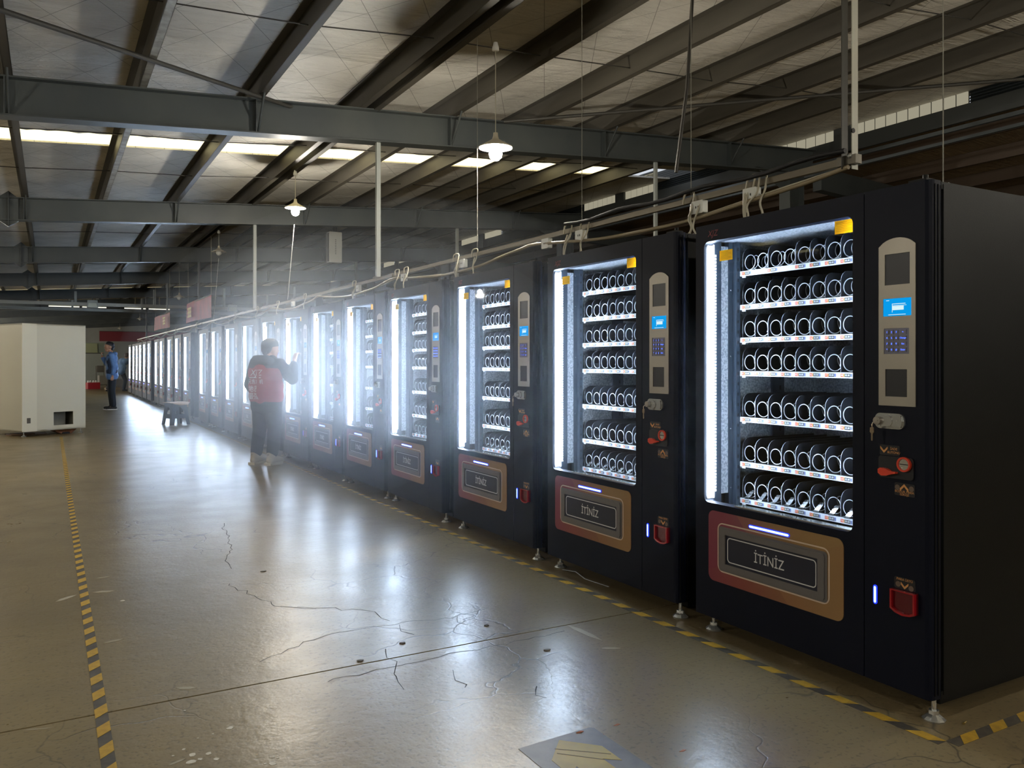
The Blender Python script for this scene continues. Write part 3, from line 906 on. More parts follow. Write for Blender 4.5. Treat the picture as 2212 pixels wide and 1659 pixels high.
GROUP = 'black vending machines standing in one long row'
def make_machine(i, yleft, level, label):
    R = tag(empty('vending_machine', (X_FRONT, yleft, 0), -PI / 2), label, 'vending machine', GROUP)
    def P(name, key, mats, fn, parent=R, loc=(0, 0, 0), lab=None):
        o = place(cached(key, mats, fn), name, parent, loc)
        if lab: o['label'] = lab
        return o
    body = P('cabinet_body', 'cabinet_body', [M_BLACK, M_BLACK2], m_body)
    door = P('door', 'door', [M_BLACK], m_door)
    colm = P('control_column', 'control_column', [M_BLACK], m_column)
    if level < 2: P('edge_trim', 'edge_trim', [M_BLACK2], m_edge, colm)
    P('glass_pane', 'glass_pane', [M_GLASS], m_glass, door, lab='clear door window')
    P('light_strip', 'light_strip', [M_LED], m_led, door, lab='glaring white light strip')
    P('light_strip', 'light_strip_right', [M_LED], m_led_right, door, lab='white light strip')
    P('door_liner', 'door_liner', [M_LINER], m_liner, body)
    P('inner_panel', 'inner_panel', [M_EMBOSS], m_inner_panel, body)
    P('tray_post', 'tray_post', [M_LINER, M_SOFT, M_CHROME], m_post, body)
    P('inner_lining', 'inner_lining', [M_EMBOSS], m_side_in, body, lab='embossed aluminium inner lining')
    P('lining_post', 'lining_post', [M_LINER, M_SOFT], m_side_post, body)
    P('hopper', 'hopper', [M_DARK], m_hopper, body)
    if level < 2:
        P('led_reflection_dots', 'led_reflection_dots', [M_LED_REFL], m_led_reflection, door)['kind'] = 'stuff'
        P('ledge', 'ledge', [M_CHROME], m_ledge, door)
        s = P('warning_sticker', 'sticker_left', [M_YELLOW, M_YTXT], lambda mb: m_sticker(mb, .080, .048, 6), door, (.148, -.0012, 1.790))
        s['label'] = 'yellow notice sticker on the glass'
        s = P('warning_sticker', 'sticker_right', [M_YELLOW, M_YTXT], lambda mb: m_sticker(mb, .083, .052, 6), door, (.787, -.0012, 1.831))
        s['label'] = 'yellow notice sticker on the glass'
    o = wall_text('XJZ', .040, M_LOGO, door, .113, -.0006, 1.874, 'brand_mark', shear=.25, sx=1.0)
    # feet
    for u, d in ((.07, .050), (1.188, .036), (.07, .78), (1.165, .78)):
        place(cached('leveling_foot', [M_CHROME], m_foot), 'leveling_foot', R, (u, d, 0))
    # trays
    for t, v in enumerate(TRAY_V):
        tr = P('tray', 'tray', [M_DARK], m_tray, R, (TRAY_U, TRAY_D, v + .014))
        P('price_rail', 'price_rail', [M_RAIL], m_rail, tr)
        n, w = 8, TRAY_W / 8
        dbl = (t == 0 and i == 0)
        divs = [0, 2, 4, 5, 6, 7, 8] if dbl else range(9)
        if level == 0:
            for k in divs:
                place(cached('divider', [M_DARK, M_EDGE], m_divider), 'divider', tr, (min(max(k * w, .0015), TRAY_W - .0015), .003, 0))
            tuns, key = (8.0, 'coil_fine') if t < 2 else (5.0, 'coil_wide')
            for k in range(n):
                c = place(cached(key, [M_WIRE], lambda mb: m_coil(tuns, .0355, .46, mb, -PI / 2 if t < 2 else -.35)), 'coil', tr, (w * (k + .5), .008, .039))
                c.rotation_euler = (0, random.uniform(-.2, .2), 0)
            cols = [0, 2, 4, 5, 6, 7] if dbl else range(n)
            for q, k in enumerate(cols):
                tg = P('price_tag', 'price_tag', [M_TAG_O, M_TAG_Y, M_TAG_K, M_TAG_B], m_tag, tr, (w * k + .008, 0, 0))
                if i < 3:
                    wall_text('88.88', .0125, M_WHITE, tr, w * k + .0436, -.0110, -.0142, 'price_digits', extrude=.0001, sx=.86)
                    wall_text('%d%d' % (t + 1, q + 1), .0115, M_WHITE, tr, w * k + .017, -.0110, -.0142, 'slot_number', extrude=.0001)
            if t == 6:
                for k in range(n):
                    place(cached('pusher', [M_CHROME], m_pusher), 'pusher', tr, (w * (k + .5), 0, .004))
        elif level == 1:
            def alld(mb):
                for k in range(9):
                    m = MB(); m_divider(m)
                    mb.add([(p[0] + min(max(k * w, .0015), TRAY_W - .0015), p[1] + .004, p[2]) for p in m.v], m.f, 0)
            place(cached('divider_set', [M_DARK], alld), 'divider_set', tr)['kind'] = 'stuff'
            def allc(mb):
                for k in range(8):
                    m = MB(); m_coil(4, .0355, .46, m)
                    mb.add([(p[0] + w * (k + .5), p[1] + .012, p[2] + .039) for p in m.v], m.f, 0, True)
            place(cached('coil_set', [M_WIRE], allc), 'coil_set', tr)['kind'] = 'stuff'
            def allt(mb):
                for k in range(8):
                    m = MB(); m_tag(m)
                    for f, q in zip(m.f, m.mi): mb.add([(m.v[j][0] + w * k + .008, m.v[j][1], m.v[j][2]) for j in f], [(0, 1, 2, 3)], q)
            place(cached('price_tag_set', [M_TAG_O, M_TAG_Y, M_TAG_K, M_TAG_B], allt), 'price_tag_set', tr)['kind'] = 'stuff'
    # delivery hatch with its printed panel
    pn = P('printed_panel', 'printed_panel_mesh', [M_PANEL], m_print_panel, R, lab='maroon to gold printed panel')
    P('outline', 'outline', [M_OUTL], m_outline, pn)
    P('hatch_rim', 'hatch_rim', [M_RIM], m_rim, pn)
    fp = P('hatch_flap', 'hatch_flap', [M_FLAP], m_flap, R, lab='navy push flap')
    P('flap_line', 'flap_line', [M_WHITE], m_flapline, fp)
    fb = M_BLUE if level < 2 else M_BLUE_FAR
    P('blue_light_bar', 'blue_light_bar%d' % (level > 1), [fb, M_BLUE_HALO], m_hbar, pn, lab='glowing blue light bar')
    P('blue_light_bar', 'blue_light_bar_v%d' % (level > 1), [fb, M_BLUE_HALO], m_vbar, colm, lab='glowing blue light bar')
    wall_text('\u0130T\u0130N\u0130Z', .060, M_WHITE, fp, .458, -.0034, .409, 'flap_lettering', sx=.86, extrude=.0004)
    # control column
    P('steel_plate', 'steel_plate', [M_BRUSH], m_plate, colm, lab='brushed steel control plate')
    P('blank_cover', 'blank_cover', [M_TAG_K], m_blank, colm); P('blank_cover', 'blank_cover_low', [M_TAG_K], m_blank2, colm)
    lc = P('display', 'display', [M_LCD], m_lcd, R, lab='lit blue display')
    if level < 2: P('display_graphic', 'display_graphic', [M_LCDW], m_lcdg, lc)
    kb = P('keypad', 'keypad', [M_KEY], m_keyboard, R)
    legends = [['1', '2', '3', '<-'], ['4', '5', '6', 'Change'], ['7', '8', '9', 'Esc'], ['*', '0', '#', 'Enter']]
    for r in range(4):
        for c in range(4):
            u = (1.030, 1.049, 1.068, 1.095)[c]; v = 1.383 - .0215 * r
            if i < 3:
                w = .0125 if c == 3 else .0068
                kk = place(cached('key%d' % (c == 3), [M_KEY], lambda mb: m_key(mb, w)), 'key', kb, (u, -.0018, v))
                wall_text(legends[r][c], .0105 if c < 3 else .0085, M_KEYL, kb, u, -.0044, v, 'key_legend', extrude=.0002)
            elif i < 8:
                place(cached('lit_key%d' % (c == 3), [M_KEYL], lambda mb: mb.box((-.007 if c == 3 else -.0035, -.003, -.004), (.007 if c == 3 else .0035, 0, .004))), 'key', kb, (u, -.0018, v))
    lk = P('lock_handle', 'lock_handle', [M_CHROME], m_lock, R, lab='chrome lock handle')
    if level < 2:
        P('lock_cylinder', 'lock_cylinder', [M_BRUSH], m_lockcyl, lk); P('grip', 'grip', [M_CHROME], m_grip, lk)
    if i in (0, 1, 2): P('door_key', 'door_key', [mat('key_brass', '9a8a74', .3, .8)], m_key_hang, lk)
    L3 = [M_TAG_K, M_PEACH, M_COIN]
    P('label_plate', 'label_return', L3, m_lab1, colm); P('label_plate', 'label_coin', L3, m_lab2, colm); P('label_plate', 'label_change', L3, m_lab3, colm)
    if i < 3:
        for s, u, v, z in (('\u0130ADE', 1.056, .953, .0125), ('BUTONU', 1.056, .9395, .0125), ('BOZUK PARA', 1.099, .801, .0125), ('G\u0130R\u0130\u015e\u0130', 1.099, .791, .0115), ('PARA \u00dcST\u00dc', 1.100, .481, .0125)):
            wall_text(s, z, M_PEACH, colm, u, -.0016, v, 'print', extrude=.0002)
    cb = P('coin_unit', 'coin_unit', [M_TAG_K], m_coinbase, R)
    P('coin_ring', 'coin_ring', [M_ORANGE], m_coinring, cb, lab='orange ring of the coin slot'); P('coin_slot', 'coin_slot', [M_CHROME, M_TAG_K], m_coindisc, cb)
    P('return_lever', 'return_lever', [M_ORANGE], m_lever, cb, lab='orange coin return lever')
    P('change_cup', 'change_cup', [mat('red_cup_back', '5a1018', .2), M_REDCUP], m_cup, R, lab='red change cup')
    if level < 2:
        P('hinge', 'hinge', [M_BLACK2, M_CHROME], m_hinge, R)
    return R

YL = [2.97, 4.31, 5.67, 7.07, 8.35, 9.61, 10.92, 12.27, 13.66, 15.14, 16.60, 18.04, 20.34, 21.87, 23.37, 25.10, 26.42, 28.46, 29.92, 31.35, 32.62, 33.92, 35.55]
for i, y in enumerate(YL):
    if i == 0: lab = 'black vending machine nearest the camera, its dark side panel in view'
    elif i == len(YL) - 1: lab = 'black vending machine at the far end of the row'
    elif i == 6: lab = 'black vending machine that the person in the red vest is touching, seventh from the camera'
    else: lab = 'black lit vending machine, %s in the row counted from the camera' % ORD[i]
    make_machine(i, y, 0 if i < 4 else (1 if i < 8 else 2), lab)
# ------------------------------------------------------------------ hazard tape on the floor
M_TY = mat('tape_yellow', 'c39a1e', 0.55, var=(30, 'a8851f'))
M_TK = mat('tape_dark', '3a342b', 0.55, var=(30, '4d463a'))
def hazard_tape(name_label, along, x0, x1, y0, y1, period, slant, first=0.0, limit=200):
    """along 'y': strip between x0..x1 running y0..y1; along 'x' the other way round"""
    root = tag(empty('hazard_tape', ((x0 + x1) / 2, y0, 0) if along == 'y' else (x0, (y0 + y1) / 2, 0)), name_label, 'floor tape', 'black and yellow floor tapes')
    L = (y1 - y0) if along == 'y' else (x1 - x0)
    W = (x1 - x0) if along == 'y' else (y1 - y0)
    h = W / 2
    m = MB()
    n = max(2, int(L / .5))
    for k in range(n):
        a, b = L * k / n, L * (k + 1) / n
        if along == 'y': m.box((-h, a, 0), (h, b, .0008))
        else: m.box((a, -h, 0), (b, h, .0008))
    m.build('tape_strip', M_TK, root)
    q = [(-h, 0), (h, slant), (h, slant + period * .5), (-h, period * .5)]
    if along == 'x': q = [(b, a) for a, b in q][::-1]
    me = MB().prism(q, .0008, .0016, axis='z').mesh('yellow_stripe', M_TY)
    k = 0
    while first + k * period + abs(slant) + period * .5 < L and k < limit:
        t = first + k * period + max(0, -slant)
        place(me, 'yellow_stripe', root, (0, t, 0) if along == 'y' else (t, 0, 0))
        k += 1
    return root
hazard_tape('black and yellow tape line along the left side of the aisle', 'y', .140, .183, 1.2, 15.9, .170, .045, .02)
hazard_tape('black and yellow tape line along the feet of the machine row', 'y', 2.572, 2.617, 1.66, 30.0, .170, -.036, .0, 150)
hazard_tape('short black and yellow tape line turning right past the nearest machine', 'x', 2.617, 4.2, 1.617, 1.662, .170, .05, .03)

# floor sign with a yellow arrow
r = tag(empty('floor_sign', (1.4925, 2.1, 0)), 'dark square floor sign with a worn yellow arrow at bottom centre', 'floor sign')
MB().prism([(-.1525, -.21), (.1525, -.21), (.1525, .225), (.140, .235), (-.1525, .222)], 0, .0015, axis='z').build('sign_sheet', mat('sign_grey', '54504a', .5, var=(14, '615c54')), r)
ar = [(-.0035, .205), (.0975, .100), (.0965, -.010), (.0485, .029), (.0485, -.17), (-.0515, -.17), (-.0515, .029), (-.0995, -.010), (-.0995, .100)]
MB().prism(ar[::-1], .0015, .0024, axis='z').build('arrow', mat('arrow_yellow', 'a08a2e', .55, var=(9, '8c7a34')), r)
sc = MB()
for a, b in (((-.06, .13), (.05, .02)), ((-.05, .16), (.09, .04))):
    A, B = Vector((*a, 0)), Vector((*b, 0)); s = Vector((-(B - A).y, (B - A).x, 0)).normalized() * .002
    sc.prism([(p.x, p.y) for p in (A - s, B - s, B + s, A + s)], .0024, .0028, axis='z')
sc.build('scratch', mat('scratch_dark', '5c4f26', .7), r)

# ------------------------------------------------------------------ rail, cables, sockets above the machines
XR, ZR = 3.10, 2.17
M_RAILM = mat('cable_rail_metal', '6e6656', .35, .4)
M_CABLE = mat('cable_beige', '958669', .5)
M_CORD = mat('cord_cream', 'c2bca6', .45)
M_SOCK = mat('socket_white', 'd9dad2', .4)
rail = tag(empty('cable_rail', (XR, 2.4, ZR)), 'straight metal cable rail hung above the row of machines', 'rail')
MB().box((-.012, 0, -.016), (.012, 34.0, .016)).build('rail_bar', M_RAILM, rail)
for k, y in enumerate((.02, 5.6, 11.7, 17.8, 24, 30)):
    MB().box((-.02, y - .05, -.02), (.02, y + .05, .02)).build('rail_joint', mat('rail_joint_metal', '6f695c', .4, .4), rail)
def sag(y):    # the loose cable below the rail is tied up every 2.7 m
    k = (y - 2.4) / 2.72
    return ZR - .035 - .085 * math.sin(PI * (k % 1.0)) ** 1.0
pts = [(XR - .03 + .01 * math.sin(i * .9), 2.4 + i * .12, sag(2.4 + i * .12)) for i in range(282)]
tag(MB().tube(pts, .011, 6).build('feed_cable', M_CABLE), 'thick beige feed cable sagging below the metal rail', 'cable')
pts = [(XR + .02, 2.5 + i * .12, sag(2.4 + i * .12) + .012 + .01 * math.sin(i * .37)) for i in range(275)]
tag(MB().tube(pts, .006, 5).build('feed_cable', M_CORD), 'thin cream cable running beside the thick beige one', 'cable')
tag(MB().tube([(XR - .05, 2.4 + .15 * i, ZR + .035 + .01 * math.sin(i * 1.3)) for i in range(16)], .012, 6).build('feed_cable', M_SOFT), 'black cable lying on the rail near the pale hanger', 'cable')
# sockets
SK = [(3.36, 'first'), (2.98, 'second'), (4.93, 'third'), (4.50, 'fourth'), (6.28, 'fifth'), (7.62, 'sixth'), (9.0, 'seventh'), (11.9, 'eighth')]
for y, nm in sorted(SK):
    s = tag(empty('wall_socket', (XR - .02, y, ZR - .055)), 'white power socket clipped under the rail, %s from the near end' % ORD[sorted(SK).index((y, nm))], 'socket', 'sockets on the rail')
    MB().prism(rrect(-.045, -.035, .045, .035, .006, 3), -.018, .018, axis='x').build('socket_box', M_SOCK, s)
    MB().box((-.0195, -.012, -.006), (-.018, -.006, .006)).box((-.0195, .006, -.006), (-.018, .012, .006)).build('socket_hole', M_SOFT, s)
# power cords from the rail down to the machine tops
CD = [(3.38, 3), (2.99, 4), (2.87, 1), (4.66, 3), (4.46, 2), (6.36, 3), (6.02, 3), (7.80, 3), (7.55, 2), (9.12, 3), (11.2, 2), (12.75, 2), (14.2, 1), (16.1, 1), (20.8, 2), (24.5, 1)]
for q, (y, n) in enumerate(sorted(CD)):
    rr = random.Random(q)
    c = tag(empty('power_cord', (XR, y, MH)), 'cream power cord hanging from the rail to a machine top, %s from the near end' % ORD[q], 'cord', 'power cords on the machine tops')
    for k in range(n):
        o = rr.uniform(-.05, .05); e = rr.uniform(-.09, .09)
        top = ZR - MH
        if k == 0:
            pts = [(-.035, o + .05, top - .02), (-.045, o + .02, top + .03), (-.02, o - .02, top + .035), (-.04, o - .03, top - .05), (-.06, o * .5, top * .55), (-.05, o * .3, top * .3), (-.06, e, .012)]
        else:
            pts = [(-.03, o, top - .03), (-.05, o * .6, top * .6), (-.055, o * .2, top * .32), (-.06, e, .012)]
        fine = []
        for a in range(len(pts) - 1):
            p0 = Vector(pts[max(a - 1, 0)]); p1 = Vector(pts[a]); p2 = Vector(pts[a + 1]); p3 = Vector(pts[min(a + 2, len(pts) - 1)])
            for s in range(5):
                t = s / 5
                fine.append(.5 * ((2 * p1) + (p2 - p0) * t + (2 * p0 - 5 * p1 + 4 * p2 - p3) * t * t + (3 * p1 - p0 - 3 * p2 + p3) * t ** 3))
        fine.append(Vector(pts[-1]))
        MB().tube(fine, .0055, 5).build('cord_strand', M_CORD, c)
    MB().box((-.075, -.02, .0), (-.045, .02, .016)).build('plug', M_SOFT if q % 2 else M_CORD, c)

# hangers from the roof down to the rail
M_HANG_W = mat('hanger_white', 'c9c9bb', .5)
M_HANG_D = mat('hanger_dark', '3a372f', .5)
M_HANG = mat('hanger_grey', '8f948f', .5)
def hanger(x, y, z0, z1, w, m, label, hole=False):
    h = tag(empty('rail_hanger', (x, y, z0)), label, 'hanger', 'hangers under the roof')
    L = z1 - z0
    MB().box((-w / 2, -w / 2, 0), (w / 2, w / 2, L)).build('hanger_bar', m, h)
    MB().box((-.05, -.03, -.01), (.05, .03, .004)).build('foot_plate', M_HANG_D, h)
    return h
h = tag(empty('rail_hanger', (XR, 2.43, 2.13)), 'pale angle-iron hanger at upper right holding the rail end', 'hanger', 'hangers under the roof')
MB().box((-.045, -.008, 0), (-.005, -.004, roof_z(XR) - 2.15)).build('dark_leg', M_HANG_D, h)
MB().box((-.005, -.030, 0), (.034, -.026, roof_z(XR) - 2.15)).build('pale_leg', M_HANG_W, h)
MB().cyl((0.0, -.034, .17), (0.0, -.028, .17), .011, n=10).build('bolt', M_SOFT, h)
MB().ball((-.02, -.03, .055), .013, 8).build('bolt', M_CHROME, h)
hanger(XR, 8.42, 2.19, rafter_bottom(XR), .045, M_HANG, 'grey square hanger from the first rafter to the cable rail')
hanger(6.95, 8.42, 2.85, rafter_bottom(6.95), .04, M_HANG, 'grey square hanger from the first rafter, behind the second machine')
for k, (x, y) in enumerate([(XR, 14.55), (XR, 20.65), (XR, 26.75), (XR, 32.85), (7.0, 14.55), (7.0, 20.65)]):
    hanger(x, y, 2.19 if x < 4 else 2.9, rafter_bottom(x), .05, M_HANG_D if k % 2 else M_HANG, 'thin square hanger under the %s rafter %s' % (ORD[k + 1 if x < 4 else k - 3], 'over the machine row' if x < 4 else 'behind the machine row'))
tag(MB().tube([(4.33, 4.8, purlin_bottom(4.3) + .05), (4.3, 4.83, 3.4), (4.25, 4.9, 2.75)], .014, 6).build('brace_pipe', mat('pipe_dark', '2f2b24', .5)), 'dark slanting pipe dropping from the roof at upper right', 'pipe')
WIRES = [(3.06, 4.46, 2.19, 'second'), (3.2, 6.25, 2.19, 'third'), (3.1, 3.45, 2.05, 'first'), (3.1, 1.98, 1.95, 'nearest')]
for x, y, z, nm in WIRES:
    tag(MB().tube([(x, y, z), (x, y, roof_z(x))], .0025, 4).build('hanging_wire', mat('wire_pale', '9a988c', .4)), 'thin pale wire hanging straight from the roof, %s along the row' % nm, 'wire', 'hanging wires')

# ------------------------------------------------------------------ pendant lamps
M_SHADE = mat('lamp_shade_enamel', 'c6bca4', .4)
M_SHADE_IN = mat('lamp_shade_inside', 'e6e4dc', .5)
M_BULB = emission('lit_bulb', 'fff6e2', 60.0)
M_BULB_OFF = mat('unlit_bulb', 'd8d8d0', .3)
def lamp(x, y, z, lit, label, rot=0, strength=None, r=.147):
    p = tag(empty('pendant_lamp', (x, y, z)), label, 'lamp', 'pendant lamps')
    zt = purlin_bottom(x) - z if x < X_WIN else 4.0 - z
    MB().tube([(0, 0, .12), (0, 0, zt)], .0035, 5).build('lamp_cord', M_CORD, p)
    MB().lathe([(.018, 0), (.022, -.02), (.03, -.045), (.03, -.07), (.0, -.07)], (0, 0, zt), 10).build('ceiling_rose', M_SHADE_IN, p)
    sh = MB()
    sh.lathe([(.02, .13), (.022, .10), (.030, .075), (.07, .05), (r, .008), (r, 0.0)], n=20)
    sh.lathe([(r - .003, .0), (.068, .045), (.028, .070), (.0001, .072)], n=20, mi=1)
    sh.build('lamp_shade', [M_SHADE, M_SHADE_IN], p)
    b = MB().lathe([(.014, .07), (.018, .045), (.034, .020), (.052, -.012), (.058, -.04), (.050, -.072), (.026, -.094), (.0001, -.1)], n=14)
    b.build('bulb', M_BULB if lit else M_BULB_OFF, p, loc=(0, 0, -.012 if lit else .03))
    if lit:
        ld = bpy.data.lights.new('bulb_light', 'POINT')
        ld.energy = LAMP_W if strength is None else strength
        ld.color = (1.0, 0.93, 0.80)
        ld.shadow_soft_size = .06
        lo = bpy.data.objects.new('bulb_light', ld); COL.objects.link(lo)
        lo.parent = p; lo.location = (0, 0, -.125)
    return p
lamp(3.33, 6.16, 3.11, True, 'glaring lit pendant lamp hanging before the first rafter')
lamp(3.04, 11.62, 3.46, True, 'lit pendant lamp in the second bay over the machine row')
lamp(3.04, 17.67, 3.54, False, 'unlit white disc pendant lamp above the middle of the row')
lamp(3.03, 23.54, 3.00, False, 'unlit cream shade pendant lamp hanging lower near the red banners')
lamp(3.9, 44.6, 3.40, False, 'unlit pendant lamp with a bent bracket beyond the row end')
lamp(3.9, 58.0, 3.40, False, 'small unlit pendant lamp near the far wall')
lamp(4.06, 39.3, 3.52, False, 'small unlit pendant lamp beyond the second banner')
lamp(4.06, 52.0, 4.0, False, 'small high unlit pendant lamp at the far end')
lamp(-2.2, 53.0, 3.75, True, 'tiny lit lamp just above the white cabinet')
lamp(3.03, -1.2, 3.3, False, 'unlit pendant lamp behind the camera over the row line')
for k, y in enumerate((-1.5, 5.0, 11.2, 17.5)):
    lamp(-3.6, y, 3.0, True, 'lit pendant lamp left of the aisle, outside the picture, %s one' % ORD[k])
for k, x in enumerate((.3, 4.4, 8.2)):  # added lamps out of view that brighten the ceiling
    lamp(x, -2.9, 2.95, True, 'added unseen fill lamp behind the camera, %s from the left' % ORD[k], strength=LAMP_W * .7)
for k, y in enumerate((37.0, 48.0, 59.0)):  # added lamps out of view that brighten the far end
    lamp(-5.0, y, 2.6, True, 'added unseen fill lamp far left of the aisle, outside the picture, %s one' % ORD[k], strength=LAMP_W * 4)
lamp(7.3, 1.55, 3.3, True, 'lit pendant lamp right of the nearest machine, outside the picture')

for a, b, lab in (((3.05, 11.72, 3.24), (3.09, 12.25, 2.20), 'pale slanting cord from the second lit lamp down to the rail'), ((3.05, 17.75, 3.42), (3.09, 18.6, 2.20), 'pale slanting cord from the white disc lamp down to the rail')):
    tag(MB().tube([a, tuple((a[i] + b[i]) / 2 for i in range(3)), b], .005, 5).build('lamp_feed_cord', M_SHADE_IN), lab, 'cord')

# box unit hanging over the row
b = tag(empty('hanging_unit', (5.03, 16.2, 3.28)), 'white upright box unit hanging from a purlin past the second rafter', 'unit')
MB().prism(rrect(-.13, 0, .13, .62, .012, 3), -.09, .09).build('unit_case', mat('unit_white', 'a9a99f', .5), b)
MB().box((-.15, -.06, .02), (-.13, .08, .60)).build('side_fin', M_HANG_D, b)
MB().box((-.05, -.02, .62), (.05, .02, purlin_bottom(5.03) - 3.28 + .02)).build('bracket', M_HANG_D, b)
for k in range(9): MB().box((-.012, -.0925, .17 + k * .035), (.012, -.09, .185 + k * .035)).build('print_mark', mat('print_grey', '5a5a55', .6), b)

# far lighting rails under the roof
M_RAILW = mat('far_rail_white', 'a8aaa2', .5)
for k, (y, z, x0, x1) in enumerate([(29.2, 3.10, -6.0, 9.4), (33.4, 3.16, -6.0, 9.4)]):
    f = tag(empty('cross_rail', (0, y, z)), 'pale square cross rail under the roof, %s one' % ('nearer' if k == 0 else 'farther'), 'rail', 'cross rails')
    MB().box((x0, -.04, -.05), (x1, .04, .05)).build('rail_bar', M_RAILW, f)
    for x in (-4.2, -1.6, .7, 3.0, 5.2, 7.6):
        MB().box((x - .035, -.035, .05), (x + .035, .035, rafter_bottom(x) - z)).build('drop_bar', M_HANG, f)
M_TUBE = emission('fluorescent_tube', 'fffbe8', .5)
for k, (x0, x1) in enumerate([(-.05, 1.0), (1.1, 1.95), (2.6, 3.4), (3.5, 4.3)]):
    f = tag(empty('fluorescent_lamp', ((x0 + x1) / 2, 36.2, 3.42)), 'thin white fluorescent tube under the far roof, %s from the left' % ORD[k], 'lamp', 'far fluorescent lamps')
    L = (x1 - x0) / 2
    MB().tube([(-L, 0, 0), (L, 0, 0)], .018, 8).build('tube', M_TUBE, f)
    MB().box((-L, -.03, .015), (L, .03, .05)).build('batten', M_HANG, f)
    MB().box((-.02, -.02, .05), (.02, .02, rafter_bottom((x0 + x1) / 2) + .35 - 3.42)).build('stem', M_HANG_D, f)
for x, y, lab in ((1.17, 29.075, 'pale box floodlight on the cross rail above the white cabinet'), (5.45, 29.075, 'pale box floodlight on the cross rail above the middle of the row')):
    f = tag(empty('floodlight', (x, y, 2.98)), lab, 'floodlight', 'floodlights')
    MB().prism([(-.16, 0), (.16, 0), (.14, .24), (-.14, .24)], -.06, .10).build('housing', mat('flood_grey', '9aa098', .4), f)
    MB().prism([(-.13, .02), (.13, .02), (.11, .15), (-.11, .15)], -.075, -.06).build('lens', mat('flood_lens', 'c3c9b8', .3), f)
    MB().box((-.02, .0, .24), (.02, .06, .30)).build('yoke', M_HANG_D, f)

# red banners over the row
M_RED = mat('banner_red', 'd02834', .6, bump=(6, .3), var=(3, 'b5202c'))
M_GOLD = mat('banner_gold', 'e8b23a', .5)
def banner(x, ya, yb, z0, z1, label, gy):
    c = tag(empty('red_banner', (x, ya, z0)), label, 'banner', 'red banners over the row')
    n = 14
    vs, fs = [], []
    for j in range(n + 1):
        for i in range(n + 1):
            t = i / n
            vs.append((.05 * math.sin(t * 5) * (1 - j / n * .4), (yb - ya) * t, (z1 - z0) * j / n + .03 * math.sin(t * 3)))
    o2 = len(vs)
    vs += [(v[0] + .006, v[1], v[2]) for v in vs[:o2]]
    for j in range(n):
        for i in range(n):
            a = j * (n + 1) + i
            fs.append((a, a + n + 1, a + n + 2, a + 1)); fs.append((o2 + a, o2 + a + 1, o2 + a + n + 2, o2 + a + n + 1))
    MB().add(vs, fs, 0, True).build('cloth', M_RED, c)
    MB().tube([(.0, -.03, z1 - z0 + .01), (.0, yb - ya + .03, z1 - z0 + .01)], .01, 6).build('top_rod', M_HANG, c)
    for y in (0, yb - ya):
        MB().tube([(0, y, z1 - z0), (0, y, rafter_bottom(x) + .3 - z0)], .004, 4).build('string', M_CORD, c)
    m = MB()
    H = z1 - z0
    for k in range(4):     # upright strokes of the gold character
        yy = gy + (k - 1.5) * .14
        m.box((-.075, yy - .035, H * .25), (-.072, yy + .035, H * .75))
    for zf in (.3, .5, .7):
        m.box((-.078, gy - .30, H * zf - .02), (-.075, gy + .30, H * zf + .02))
    m.build('gold_character', M_GOLD, c)
banner(3.0, 18.35, 21.7, 2.22, 2.70, 'larger red banner with a gold character above the row', 2.6)
banner(3.0, 25.3, 28.9, 2.26, 2.70, 'smaller farther red banner with a gold character above the row', .7)
f = tag(empty('wall_banner', (6.4, Y_END - .05, 2.75)), 'long dull red banner across the far end wall', 'banner')
MB().box((-3.3, -.01, 0), (3.3, .0, .72)).build('cloth', mat('wall_banner_red', '7d2a34', .7), f)
MB().box((-3.3, -.02, .71), (3.3, .01, .74)).build('top_rod', M_HANG_D, f)

# ------------------------------------------------------------------ white cabinet at left
M_CAB = mat('cabinet_white', 'c9c5b4', .45, bump=(120, .03))
M_CABS = mat('dark_grey_and_hole_shade', '55514a', .7)  # dark grey of trim and trolley; on the cutout it paints the hole's shade
CW, CD_, CH = 1.08, 1.0, 1.92
cab = tag(empty('white_cabinet', (-.41, 15.95, 0), math.radians(27)), 'tall cream-white unfinished machine cabinet standing at left', 'cabinet')
def m_cab():
    m = MB()
    z0, z1 = .09, CH
    # front face (towards the camera) with a cut-out near the bottom
    hx0, hx1, hz0, hz1 = .52, .86, .17, .40
    m.box((.24, 0, z0), (hx0, .02, z1)); m.box((hx1, 0, z0), (CW, .02, z1)); m.box((hx0, 0, hz1), (hx1, .02, z1)); m.box((hx0, 0, z0), (hx1, .02, hz0))
    m.box((CW - .02, .02, z0), (CW, CD_, z1)); m.box((0, .02, z0), (.02, CD_, z1)); m.box((0, CD_ - .02, z0), (CW, CD_, z1))
    m.box((0, 0, z1 - .02), (CW, CD_, z1)); m.box((0, 0, z0), (CW, CD_, z0 + .02))
    return m
m_cab().build('cabinet_shell', M_CAB, cab)
MB().box((0, -.006, .09), (.238, .02, CH)).build('corner_strip', mat('cabinet_strip', 'd6d2c1', .4), cab)
MB().box((.075, -.0075, .23), (.135, -.005, .32)).build('small_cutout', M_CABS, cab)
MB().box((.50, .30, .12), (.88, .32, .45)).box((.50, .03, .13), (.88, .30, .15)).build('inner_chute', mat('chute_grey', '8c8a80', .5), cab)
for x, y in ((.05, .05), (CW - .06, .05), (.05, CD_ - .06), (CW - .06, CD_ - .06)):
    place(_mesh['leveling_foot'], 'leveling_foot', cab, (x, y, 0))
b = tag(empty('wooden_block', (.20, 16.55, 0), .4), 'orange-brown wooden block lying under the white cabinet', 'block')
MB().prism([(-.17, .05), (-.06, 0), (.10, 0), (.19, .075), (.17, .085), (-.18, .085)], -.1, .1).build('block', mat('wood_orange', 'a0673a', .6, var=(12, '7d4a28', (1, 8, 1))), b)
